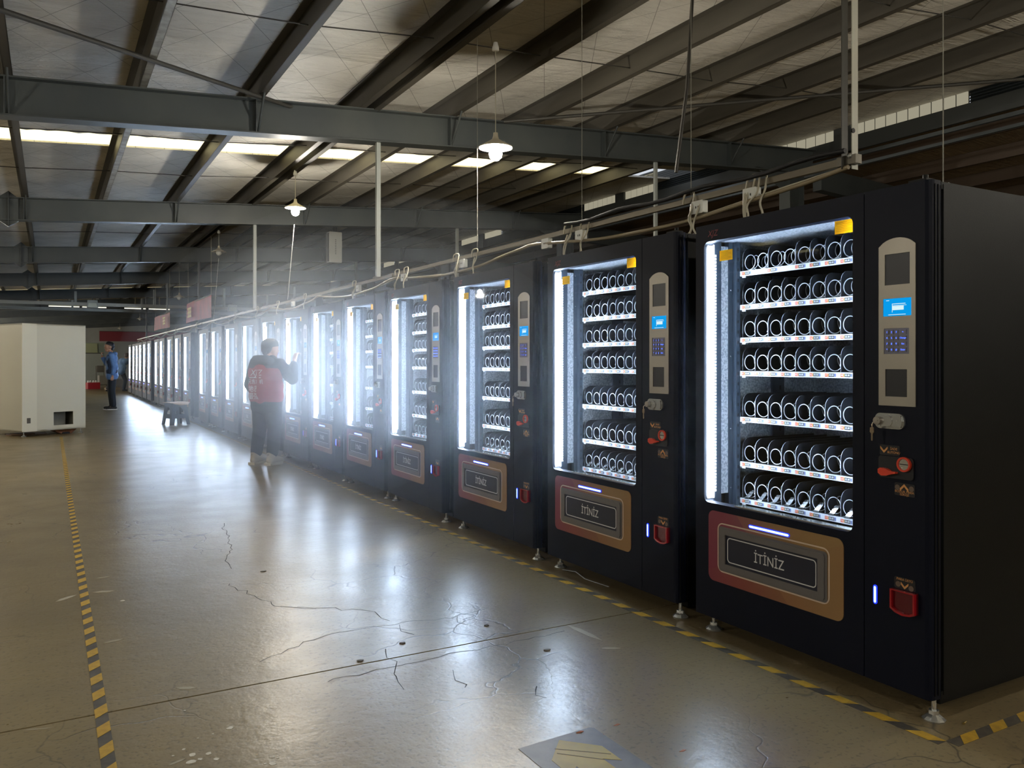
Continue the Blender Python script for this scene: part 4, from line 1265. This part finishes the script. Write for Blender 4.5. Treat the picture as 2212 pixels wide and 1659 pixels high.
MB().prism([(-.07, 0), (.07, 0), (.05, .03), (-.05, .03)], -.13, -.1).build('dark_wedge', M_SOFT, b)
b = tag(empty('cardboard_sheet', (-.35, 16.6, 0), .1), 'flattened brown cardboard on the floor under the white cabinet', 'cardboard')
MB().box((-.32, -.2, 0), (.30, .25, .012)).build('sheet', mat('cardboard', '7a5f45', .8), b)
MB().box((-.25, -.22, .012), (.1, .1, .03)).build('fold', mat('cardboard', '7a5f45', .8), b)

# ------------------------------------------------------------------ plastic stool in front of the row
M_ST = mat('stool_plastic', '39424c', .45)
M_STTOP = mat('stool_top_board', '9a7a5c', .6)
st = tag(empty('stool', (2.22, 17.75, 0), .35), 'grey plastic stool with a tan board on its seat', 'stool')
hh = .44
MB().prism([(-.16, -.16), (.16, -.16), (.16, .16), (-.16, .16)], hh - .03, hh, axis='z').build('seat', M_ST, st)
for sx in (-1, 1):
    for sy in (-1, 1):
        m = MB()
        a, c = Vector((sx * .15, sy * .15, hh - .03)), Vector((sx * .20, sy * .20, 0))
        w = .085
        vs = []
        for p, q in ((a, w), (c, w * .8)):
            vs += [(p.x, p.y, p.z), (p.x - sx * q, p.y, p.z), (p.x - sx * q, p.y - sy * .008, p.z), (p.x - sx * .008, p.y - sy * .008, p.z), (p.x - sx * .008, p.y - sy * q, p.z), (p.x, p.y - sy * q, p.z)]
        m.add(vs, [(i, (i + 1) % 6, 6 + (i + 1) % 6, 6 + i) for i in range(6)] + [(0, 1, 2, 3, 4, 5), (11, 10, 9, 8, 7, 6)])
        m.build('leg', M_ST, st)
for k in range(4):
    m = MB()
    w = .172
    # apron with an arched lower edge, and a stretcher with a small arch
    ap = [(-.15, hh - .03), (-.155, hh - .16)] + [(-.075 + .15 * i / 8, hh - .16 + .075 * math.sin(PI * i / 8)) for i in range(9)] + [(.155, hh - .16), (.15, hh - .03)]
    m.prism(ap, -.158, -.150)
    m.prism([(-.178, .13), (.178, .13), (.168, .21), (-.168, .21)], -.178, -.170)
    m.build('apron', M_ST, st, rot=(0, 0, k * PI / 2))
MB().prism([(-.20, -.17), (.19, -.19), (.21, .17), (-.18, .18)], hh, hh + .012, axis='z').build('seat_board', M_STTOP, st)
MB().add([(-.2, -.18, hh + .012), (.19, -.2, hh + .012), (.15, -.215, hh - .035), (0, -.20, hh - .05), (-.12, -.21, hh - .02)], [(0, 4, 3, 2, 1)]).build('board_flap', M_STTOP, st)

# ------------------------------------------------------------------ far things at the end of the aisle
c = tag(empty('red_crate', (1.72, 42.7, 0), .3), 'small red crate with white packets on the floor far down the aisle', 'crate')
M_RC = mat('crate_red', 'b02530', .5)
MB().box((-.27, -.2, 0), (.27, .2, .02)).box((-.27, -.2, .02), (.27, -.185, .30)).box((-.27, .185, .02), (.27, .2, .30)).box((-.27, -.185, .02), (-.255, .185, .30)).box((.255, -.185, .02), (.27, .185, .30)).build('crate_shell', M_RC, c)
for k in range(4):
    MB().prism([(-.05, .0), (.05, .0), (.03, .13), (-.02, .15)], -.06, .06).build('packet', mat('packet_white', 'd0cfc8', .6), c, loc=(-.18 + .115 * k, .02 * (k % 2), .24))
a = tag(empty('display_fridge', (2.05, 52.0, 0), .15), 'tall pale green cooler cabinet near the far wall', 'cooler')
MB().box((-.65, 0, .05), (.65, .7, 2.35)).build('cooler_case', mat('cooler_pale', '8f9a8c', .5), a)
MB().box((-.60, -.03, 1.78), (.30, 0, 2.30)).build('header', mat('cooler_head', 'a9b08c', .5), a)
MB().box((-.60, -.03, .10), (.60, 0, 1.72)).build('cooler_door', mat('cooler_door', 'a3aaa4', .4), a)
MB().box((-.64, -.04, .05), (-.61, .0, 2.35)).box((-.64, -.04, 1.73), (.64, 0, 1.77)).build('dark_trim', M_CABS, a)
for x in (-.55, .55):
    MB().box((x - .05, .05, 0), (x + .05, .6, .05)).build('skid', M_CABS, a)
t = tag(empty('hand_truck', (2.25, 44.5, 0), .2), 'grey hand truck with boxes beside the cooler', 'trolley')
MB().box((-.3, -.2, .12), (.3, .25, .16)).build('platform', M_CABS, t)
MB().tube([(-.25, .22, .14), (-.25, .26, 1.05), (.25, .26, 1.05), (.25, .22, .14)], .018, 6).build('handle', M_CABS, t)
for x in (-.22, .22):
    for y in (-.14, .18):
        MB().cyl((x - .02, y, .06), (x + .02, y, .06), .06, n=10).build('wheel', M_SOFT, t)
MB().box((-.2, -.15, .16), (.2, .15, .60)).build('carton', mat('carton_grey', '8d8a82', .7), t)
MB().box((-.28, .0, .75), (.06, .06, 1.08)).build('panel', mat('panel_grey', '6d6a62', .7), t)
w = tag(empty('white_bundle', (2.45, 41.0, 0), .2), 'white sack on a low wooden tray by the row end', 'sack')
MB().box((-.28, -.2, 0), (.28, .2, .10)).build('tray', mat('tray_wood', '8a7658', .7), w)
MB().ball((0, 0, .17), .2, 12, s=(1.1, .8, .55)).build('sack', mat('sack_white', 'c9c8c2', .8, bump=(9, .5)), w)

# scrap on the floor
g = tag(empty('plastic_strap', (2.72, 4.05, 0)), 'clear plastic strip lying under the second machine', 'plastic strip')
MB().tube([(0, .12, .006), (.03, .02, .012), (.0, -.12, .005), (.02, -.32, .005)], .006, 4, flat=.4).build('strip', mat('strip_clear', 'a3a9ae', .2), g)
p = floor_pt(2086, 1563)
g = tag(empty('screw', tuple(p)), 'small brass screw on the floor right of the nearest machine foot', 'screw')
MB().tube([(-.009, 0, .003), (.010, .004, .003)], .0028, 6).build('shank', mat('brass', 'b09a5c', .3, .8), g)
MB().tube([(-.012, -.001, .003), (-.009, 0, .003)], .005, 8).build('head', mat('brass', 'b09a5c', .3, .8), g)
for k, (px, py, lab) in enumerate([(1182, 1405, 'small grey flake of debris on the floor below the aisle centre'), (870, 1390, 'crumpled leaf scrap beside the floor joint'), (568, 1235, 'dark pebble on the floor left of the aisle centre'), (1050, 1352, 'dark oval scrap above the floor joint'), (780, 1428, 'leaf scrap lying on the floor joint')]):
    p = floor_pt(px, py); w = .018
    rr = random.Random(k)
    pts = [(w * rr.uniform(.5, 1.1) * math.cos(2 * PI * i / 7), w * .7 * rr.uniform(.5, 1.1) * math.sin(2 * PI * i / 7)) for i in range(7)]
    o = MB().prism(pts, 0, .005, axis='z').build('floor_debris', mat('debris_%d' % (k % 2), '4b463c' if k % 2 else '6f6a60', .8), loc=tuple(p))
    tag(o, lab, 'debris', 'scraps on the floor')
# ------------------------------------------------------------------ people
def capsules(caps, voxel, smooth=3):
    """tapered capsules melted into one continuous surface"""
    mb = MB()
    for c in caps:
        p0, r0, p1, r1 = c[:4]
        sq = c[4] if len(c) > 4 else (1, 1, 1)
        a, b = Vector(p0), Vector(p1)
        d = b - a
        L = d.length
        ax = d.normalized() if L > 1e-6 else Vector((0, 0, 1))
        pts, rs = [], []
        for i in range(6):
            t = -PI / 2 + (PI / 2) * i / 5
            pts.append(a + ax * (r0 * math.sin(t))); rs.append(max(1e-4, r0 * math.cos(t)))
        for i in range(1, 4):
            pts.append(a.lerp(b, i / 4)); rs.append(r0 + (r1 - r0) * i / 4)
        for i in range(6):
            t = (PI / 2) * i / 5
            pts.append(b + ax * (r1 * math.sin(t))); rs.append(max(1e-4, r1 * math.cos(t)))
        m = MB().tube(pts, rs, 12, caps=True)
        mid = a.lerp(b, .5)
        mb.add([(mid.x + (v[0] - mid.x) * sq[0], mid.y + (v[1] - mid.y) * sq[1], mid.z + (v[2] - mid.z) * sq[2]) for v in m.v], m.f, 0, True)
    me = mb.mesh('melt', M_SOFT)
    o = place(me, 'melt')
    r = o.modifiers.new('r', 'REMESH'); r.mode = 'VOXEL'; r.voxel_size = voxel; r.use_smooth_shade = True
    s = o.modifiers.new('s', 'SMOOTH'); s.iterations = smooth; s.factor = .5
    dg = bpy.context.evaluated_depsgraph_get()
    out = bpy.data.meshes.new_from_object(o.evaluated_get(dg))
    bpy.data.objects.remove(o); bpy.data.meshes.remove(me)
    out.polygons.foreach_set('use_smooth', [True] * len(out.polygons))
    return out
def melt(name, caps, m, parent, voxel=.012, smooth=3):
    me = capsules(caps, voxel, smooth)
    me.name = name
    me.materials.clear(); me.materials.append(m)
    return place(me, name, parent)
M_SKIN = mat('skin', 'b98a6e', .5)
M_HAIR = mat('hair_black', '16161a', .5, bump=(90, .5))
M_COAT = mat('coat_black', '1d242c', .8, bump=(25, .3))
M_TROU = mat('trousers_black', '161c24', .8, bump=(18, .3))
M_VEST = mat('vest_red', 'a8242e', .7, bump=(14, .3))
M_SHOE = mat('shoe_beige', 'b9ab92', .6)
M_SOLE = mat('sole_cream', 'cfc4ac', .6)
M_BLUEJ = mat('jacket_blue', '6a8fc2', .7, bump=(20, .35), var=(7, '5578ac'))
M_NAVY = mat('vest_navy', '26364f', .75, bump=(18, .3))
M_SHOEK = mat('shoe_black', '17171a', .5)

def hand(wrist, fwd, up, side, s=1.0, curl=.5):
    """palm, four unequal bent fingers and a thumb as capsules; side=+1 thumb towards fwd x up"""
    w, f, u = Vector(wrist), Vector(fwd).normalized(), Vector(up).normalized()
    k = f.cross(u).normalized() * side
    caps = []
    kn = w + f * .085 * s
    for j, (o, L, r) in enumerate(((.030, .070, .0085), (.010, .078, .009), (-.010, .072, .0085), (-.029, .056, .0075))):
        a = kn + k * o * s
        c1 = .25 + curl * (.5 + .12 * j)
        d1 = (f * math.cos(c1) - u * math.sin(c1))
        b = a + d1 * L * .45 * s
        c2 = c1 + curl * 1.3
        d2 = (f * math.cos(c2) - u * math.sin(c2))
        c = b + d2 * L * .33 * s
        c3 = c2 + curl * .8
        d3 = (f * math.cos(c3) - u * math.sin(c3))
        e = c + d3 * L * .25 * s
        caps += [(w + k * o * .5 * s, .014 * s, a, .0115 * s), (a, r * 1.1 * s, b, r * s), (b, r * s, c, r * .95 * s), (c, r * .95 * s, e, r * .8 * s)]
    t0 = w + f * .025 * s + k * .026 * s
    t1 = t0 + (f * .6 + k * .7 - u * .25).normalized() * .036 * s
    t2 = t1 + (f * .85 + k * .25 - u * .4).normalized() * .030 * s
    caps += [(w + k * .01 * s, .014 * s, t0, .013 * s), (t0, .012 * s, t1, .0105 * s), (t1, .0105 * s, t2, .008 * s)]
    return caps
def head(c, f, s=1.0):
    """skull, jaw, nose, brow, ears; c centre of the head, f facing (horizontal)"""
    c, f = Vector(c), Vector(f).normalized()
    u = Vector((0, 0, 1)); k = f.cross(u).normalized()
    P = lambda a, b, z: c + k * a * s + f * b * s + u * z * s
    caps = [(P(0, -.02, .03), .088 * s, P(0, .02, .03), .085 * s), (P(0, .035, -.03), .068 * s, P(0, .045, -.075), .045 * s), (P(0, .085, .005), .010 * s, P(0, .108, -.022), .013 * s),
            (P(-.03, .075, .030), .018 * s, P(.03, .075, .030), .018 * s), (P(-.018, .085, -.055), .011 * s, P(.018, .085, -.055), .011 * s), (P(0, .07, -.095), .020 * s, P(0, .07, -.09), .02 * s)]
    for e in (-1, 1):
        caps += [(P(e * .083, -.005, .012), .014 * s, P(e * .084, -.012, -.018), .010 * s), (P(e * .045, .05, -.02), .026 * s, P(e * .05, .03, -.03), .03 * s)]
    return caps, P
def eyes(P, parent, s=1.0):
    for e in (-1, 1):
        p = P(e * .031, .083, .008)
        MB().ball(p, .011 * s, 8).build('eye', mat('eye_dark', '1c1714', .3), parent)

# --- person in the red vest, facing the seventh machine
fx = math.radians(52)
pr = tag(empty('person', (2.34, 10.31, 0), -fx), 'person in a red printed vest and black trousers touching a machine door', 'person', 'people in the aisle')
# local frame: y forward, x to the person's right
hc, P = head((.02, .05, 1.425), (.45, .9, 0), .96)
shR, elR, wrR = (.185, .02, 1.235), (.315, .09, 1.065), (.325, .125, 1.285)
shL, elL, wrL = (-.185, .02, 1.235), (-.235, -.03, .99), (-.20, .10, .80)
hipR, knR, anR = (.085, .0, .78), (.105, .02, .44), (.105, -.03, .10)
hipL, knL, anL = (-.085, .0, .78), (-.105, .0, .44), (-.115, -.06, .10)
body = hc + [((0, .0, 1.24), .06, (.01, .02, 1.34), .052), ((-.09, 0, 1.18), .10, (.09, 0, 1.18), .10), ((-.06, 0, .95), .10, (.06, 0, .95), .10), ((-.05, 0, .80), .11, (.05, 0, .80), .11), ((0, 0, .85), .11, (0, 0, 1.16), .12),
        (shR, .055, elR, .045), (elR, .042, wrR, .027), (shL, .055, elL, .045), (elL, .042, wrL, .027),
        (hipR, .085, knR, .055), (knR, .055, anR, .036), (hipL, .085, knL, .055), (knL, .055, anL, .036), (anR, .036, (.11, .10, .04), .032), (anL, .036, (-.12, .07, .04), .032)]
body += hand(wrR, (-.05, .35, .93), (-.2, -.9, .35), -1, .95, .45) + hand(wrL, (.1, .3, -.95), (-1, 0, 0), 1, .95, .5)
melt('body', body, M_SKIN, pr, .008, 2)
eyes(P, pr)
hair = [(P(0, -.03, .05), .093, P(0, .015, .062), .086), (P(-.05, -.035, .02), .042, P(-.045, -.06, -.02), .035), (P(.05, -.035, .02), .042, P(.045, -.06, -.02), .035), (P(0, -.07, .0), .055, P(0, -.065, -.045), .042), (P(-.03, .055, .085), .028, P(.03, .055, .085), .028)]
melt('hair', hair, M_HAIR, pr, .010, 2)
coat = [((-.10, -.01, 1.17), .128, (.10, -.01, 1.17), .128), ((-.085, -.01, .95), .132, (.085, -.01, .95), .132), ((-.085, -.005, .80), .130, (.085, -.005, .80), .130), ((-.085, -.005, .72), .125, (.085, -.005, .72), .125), ((0, 0, .82), .13, (0, 0, 1.18), .135),
        (shR, .085, elR, .078), (elR, .076, (.323, .115, 1.235), .052), (shL, .085, elL, .075), (elL, .072, (-.205, .07, .84), .05),
        ((-.11, -.09, 1.27), .06, (.10, -.08, 1.27), .062), ((-.08, -.11, 1.31), .045, (.08, -.10, 1.31), .05), ((-.075, .0, 1.31), .05, (-.07, .06, 1.29), .045), ((.085, .0, 1.31), .05, (.08, .06, 1.29), .045), ((-.16, .0, 1.25), .07, (.16, .0, 1.25), .07)]
melt('hooded_coat', coat, M_COAT, pr, .012, 3)
vest = [((-.105, -.012, 1.13), .137, (.105, -.012, 1.13), .137), ((-.095, -.012, .97), .141, (.095, -.012, .97), .141), ((-.093, -.008, .85), .141, (.093, -.008, .85), .141), ((0, -.02, .86), .15, (0, -.02, 1.15), .15)]
ve = melt('vest', vest, M_VEST, pr, .012, 3)
def back_print(s, size, x, z, sx=1.0, shear=0.0, nm='vest_print'):
    me = text_mesh(s, size, M_WHITE, extrude=.001, sx=sx, shear=shear).copy()
    for v in me.vertices:      # wrap the flat print round the back of the vest
        a = v.co.x + x
        b = -(.1600 + max(0, .004)) + max(0, abs(a) - .11) ** 2 * 2.2
        v.co = (a, b - v.co.z, v.co.y + z)
    return place(me, nm, ve)
back_print('XJZ', .105, -.03, 1.135, 1.0, .25)
back_print('XINGJIZI', .026, -.04, 1.075, 1.0) if False else None
m = MB()
for k in range(11): m.box((-.125 + k * .016, -.1665, 1.072), (-.114 + k * .016, -.162, 1.083))
m.build('vest_print', M_WHITE, ve)
back_print('\u5143\u552e\u8d27\u673a', .062, -.035, 1.025, .92)
back_print('\u5730\u8868', .085, -.065, .935, .9)
back_print('\u6700\u5f3a', .085, -.065, .845, .9)
tr = [((-.085, 0, .80), .118, (.085, 0, .80), .118), (hipR, .118, knR, .088), (knR, .088, (.107, -.02, .16), .075), (hipL, .118, knL, .088), (knL, .088, (-.113, -.05, .16), .075)]
melt('trousers', tr, M_TROU, pr, .012, 3)
for sx, an in ((1, anR), (-1, anL)):
    ax, ay = an[0], an[1]
    sh = [((ax, ay - .03, .055), .052, (ax + sx * .01, ay + .15, .045), .044), ((ax, ay - .02, .06), .055, (ax, ay - .01, .135), .058), ((ax, ay + .03, .075), .05, (ax + sx * .005, ay + .10, .06), .046)]
    so = melt('shoe', sh, M_SHOE, pr, .010, 2)
    pts = [(ax - .050, ay - .085), (ax + .050, ay - .085), (ax + .056, ay + .05), (ax + .058 + sx * .008, ay + .13), (ax + sx * .01, ay + .205), (ax - .052 + sx * .008, ay + .13), (ax - .05, ay + .05)]
    MB().prism(pts, 0, .032, axis='z').build('sole', M_SOLE, so)
    MB().ball((ax, ay - .070, .128), .007, 6).build('heel_tab', M_SOFT, so)

# --- man in the blue jacket, in profile, hand at his mouth
pr = tag(empty('person', (1.42, 24.0, 0), math.radians(82)), 'person in a blue jacket and dark trousers, side on, hand raised to the mouth', 'person', 'people in the aisle')
hc, P = head((0, .06, 1.655), (0, 1, 0), 1.05)
shR, elR, wrR = (.19, .0, 1.42), (.24, .10, 1.16), (.08, .24, 1.42)
shL, elL, wrL = (-.19, -.02, 1.42), (-.25, -.09, 1.14), (-.23, -.04, .90)
hipR, knR, anR = (.095, 0, .92), (.10, .03, .50), (.10, .0, .09)
hipL, knL, anL = (-.095, -.02, .92), (-.10, -.01, .50), (-.10, -.06, .09)
body = hc + [((0, .01, 1.46), .062, (0, .04, 1.57), .056), ((-.10, 0, 1.36), .10, (.10, 0, 1.36), .10), ((0, 0, .95), .12, (0, 0, 1.34), .13), (shR, .05, elR, .043), (elR, .042, wrR, .028), (shL, .05, elL, .043), (elL, .042, wrL, .028),
             (hipR, .085, knR, .058), (knR, .055, anR, .038), (hipL, .085, knL, .058), (knL, .055, anL, .038), (anR, .036, (.105, .14, .04), .03), (anL, .036, (-.105, .08, .04), .03)]
body += hand(wrR, (-.35, .15, .9), (0, 1, 0), 1, 1.0, .9) + hand(wrL, (.05, .15, -1), (-1, 0, 0), 1, 1.0, .4)
melt('body', body, M_SKIN, pr, .010, 2)
eyes(P, pr)
melt('hair', [(P(0, -.03, .05), .094, P(0, .01, .068), .086), (P(0, -.06, .0), .075, P(0, -.06, -.04), .05), (P(-.04, .045, .095), .026, P(.04, .045, .095), .026)], M_HAIR, pr, .012, 2)
coat = [((-.11, -.01, 1.35), .135, (.11, -.01, 1.35), .135), ((-.10, -.01, 1.10), .145, (.10, -.01, 1.10), .145), ((-.10, -.015, .90), .145, (.10, -.015, .90), .145), ((0, 0, .90), .15, (0, 0, 1.36), .15), (shR, .082, elR, .075), (elR, .075, (.11, .215, 1.36), .055), (shL, .082, elL, .075), (elL, .072, (-.232, -.05, .96), .055),
        ((-.08, -.08, 1.48), .06, (.08, -.08, 1.48), .06), ((-.08, .03, 1.49), .05, (.08, .03, 1.49), .05)]
melt('jacket', coat, M_BLUEJ, pr, .014, 3)
melt('bib', [((-.09, .0, 1.28), .130, (.06, .0, 1.28), .130), ((-.10, -.01, 1.02), .142, (.05, -.01, 1.02), .142), ((-.16, -.0, 1.36), .09, (-.17, .0, 1.0), .085), ((-.16, .04, 1.42), .05, (-.14, .04, 1.3), .06)], M_NAVY, pr, .014, 3)
melt('trousers', [((-.09, 0, .92), .125, (.09, 0, .92), .125), (hipR, .115, knR, .085), (knR, .085, (.10, .0, .13), .07), (hipL, .115, knL, .085), (knL, .085, (-.10, -.05, .13), .07)], M_TROU, pr, .014, 3)
for sx, an in ((1, anR), (-1, anL)):
    ax, ay = an[0], an[1]
    so = melt('shoe', [((ax, ay - .03, .055), .046, (ax, ay + .17, .045), .038), ((ax, ay, .06), .05, (ax, ay + .04, .08), .045)], M_SHOEK, pr, .012, 2)
    MB().prism([(ax - .045, ay - .08), (ax + .045, ay - .08), (ax + .05, ay + .13), (ax, ay + .22), (ax - .05, ay + .13)], 0, .025, axis='z').build('sole', mat('sole_white', 'c9c6bf', .6), so)

# --- person bending at the far end of the row
pr = tag(empty('person', (2.62, 38.6, 0), math.radians(-55)), 'person in a blue jacket leaning over at the far end of the row, partly hidden', 'person', 'people in the aisle')
hc, P = head((0, .34, 1.50), (0, 1, -.2), 1.0)
shR, elR, wrR = (.19, .20, 1.34), (.23, .42, 1.18), (.15, .62, 1.28)
shL, elL, wrL = (-.19, .20, 1.34), (-.25, .40, 1.16), (-.18, .60, 1.26)
hipR, knR, anR = (.095, -.02, .90), (.12, .14, .50), (.12, .06, .09)
hipL, knL, anL = (-.095, -.04, .90), (-.20, -.20, .50), (-.30, -.42, .09)
body = hc + [((0, .22, 1.34), .062, (0, .30, 1.44), .056), ((-.10, .16, 1.28), .10, (.10, .16, 1.28), .10), ((0, .0, .92), .12, (0, .15, 1.26), .13), (shR, .05, elR, .043), (elR, .042, wrR, .028), (shL, .05, elL, .043), (elL, .042, wrL, .028),
             (hipR, .085, knR, .058), (knR, .055, anR, .038), (hipL, .085, knL, .058), (knL, .055, anL, .038), (anR, .036, (.12, .18, .04), .03), (anL, .036, (-.30, -.30, .04), .03)]
body += hand(wrR, (0, 1, .2), (0, -.2, 1), -1, 1.0, .4) + hand(wrL, (0, 1, .2), (0, -.2, 1), 1, 1.0, .4)
melt('body', body, M_SKIN, pr, .012, 2)
melt('hair', [(P(0, -.03, .045), .098, P(0, .02, .06), .092), (P(0, -.06, .0), .075, P(0, -.06, -.04), .05)], mat('hair_brown', '4a3a34', .6), pr, .014, 2)
melt('jacket', [((-.11, .14, 1.28), .135, (.11, .14, 1.28), .135), ((-.10, .03, 1.02), .15, (.10, .03, 1.02), .15), ((-.10, -.02, .85), .15, (.10, -.02, .85), .15), ((0, 0, .88), .15, (0, .14, 1.28), .15), (shR, .08, elR, .073), (elR, .073, (.16, .58, 1.26), .052), (shL, .08, elL, .073), (elL, .073, (-.19, .56, 1.24), .052)], M_BLUEJ, pr, .016, 3)
melt('trousers', [((-.09, -.02, .88), .125, (.09, -.02, .88), .125), (hipR, .112, knR, .085), (knR, .085, (.12, .07, .14), .07), (hipL, .112, knL, .085), (knL, .085, (-.29, -.40, .14), .07)], M_TROU, pr, .016, 3)
for an in (anR, anL):
    ax, ay = an[0], an[1]
    melt('shoe', [((ax, ay - .03, .05), .045, (ax, ay + .15, .042), .038), ((ax, ay, .055), .048, (ax, ay + .04, .08), .045)], M_SHOEK, pr, .014, 2)
# ------------------------------------------------------------------ added haze layers imitating lens bloom round the lit row
def bloom_haze(name, density, mb, label, g=0.6):
    m = bpy.data.materials.new(name); m.use_nodes = True
    nt = m.node_tree; nt.nodes.clear()
    o = nt.nodes.new('ShaderNodeOutputMaterial')
    v = nt.nodes.new('ShaderNodeVolumeScatter')
    v.inputs['Color'].default_value = (0.90, 0.95, 1.0, 1)
    v.inputs['Density'].default_value = density
    v.inputs['Anisotropy'].default_value = g
    nt.links.new(v.outputs[0], o.inputs['Volume'])
    tag(mb.build('haze', m), label, 'haze', kind='stuff')
if HAZE:
    LAB = ['outermost faint', 'very pale', 'pale', 'bluish', 'thick bluish', 'densest innermost']
    for k in range(6):
        f = 1 - .125 * k
        bloom_haze('row_bloom_haze_%d' % k, HAZE_ROW * (.12, .2, .35, .5, .7, .9)[k], MB().ball((2.2 + .03 * k, 9.3, 1.0), 1.0, 32, s=(1.6 * f, 7.0 * f, 1.75 * f)), LAB[k] + ' layer of added haze imitating lens bloom before the lit machine row', .65)
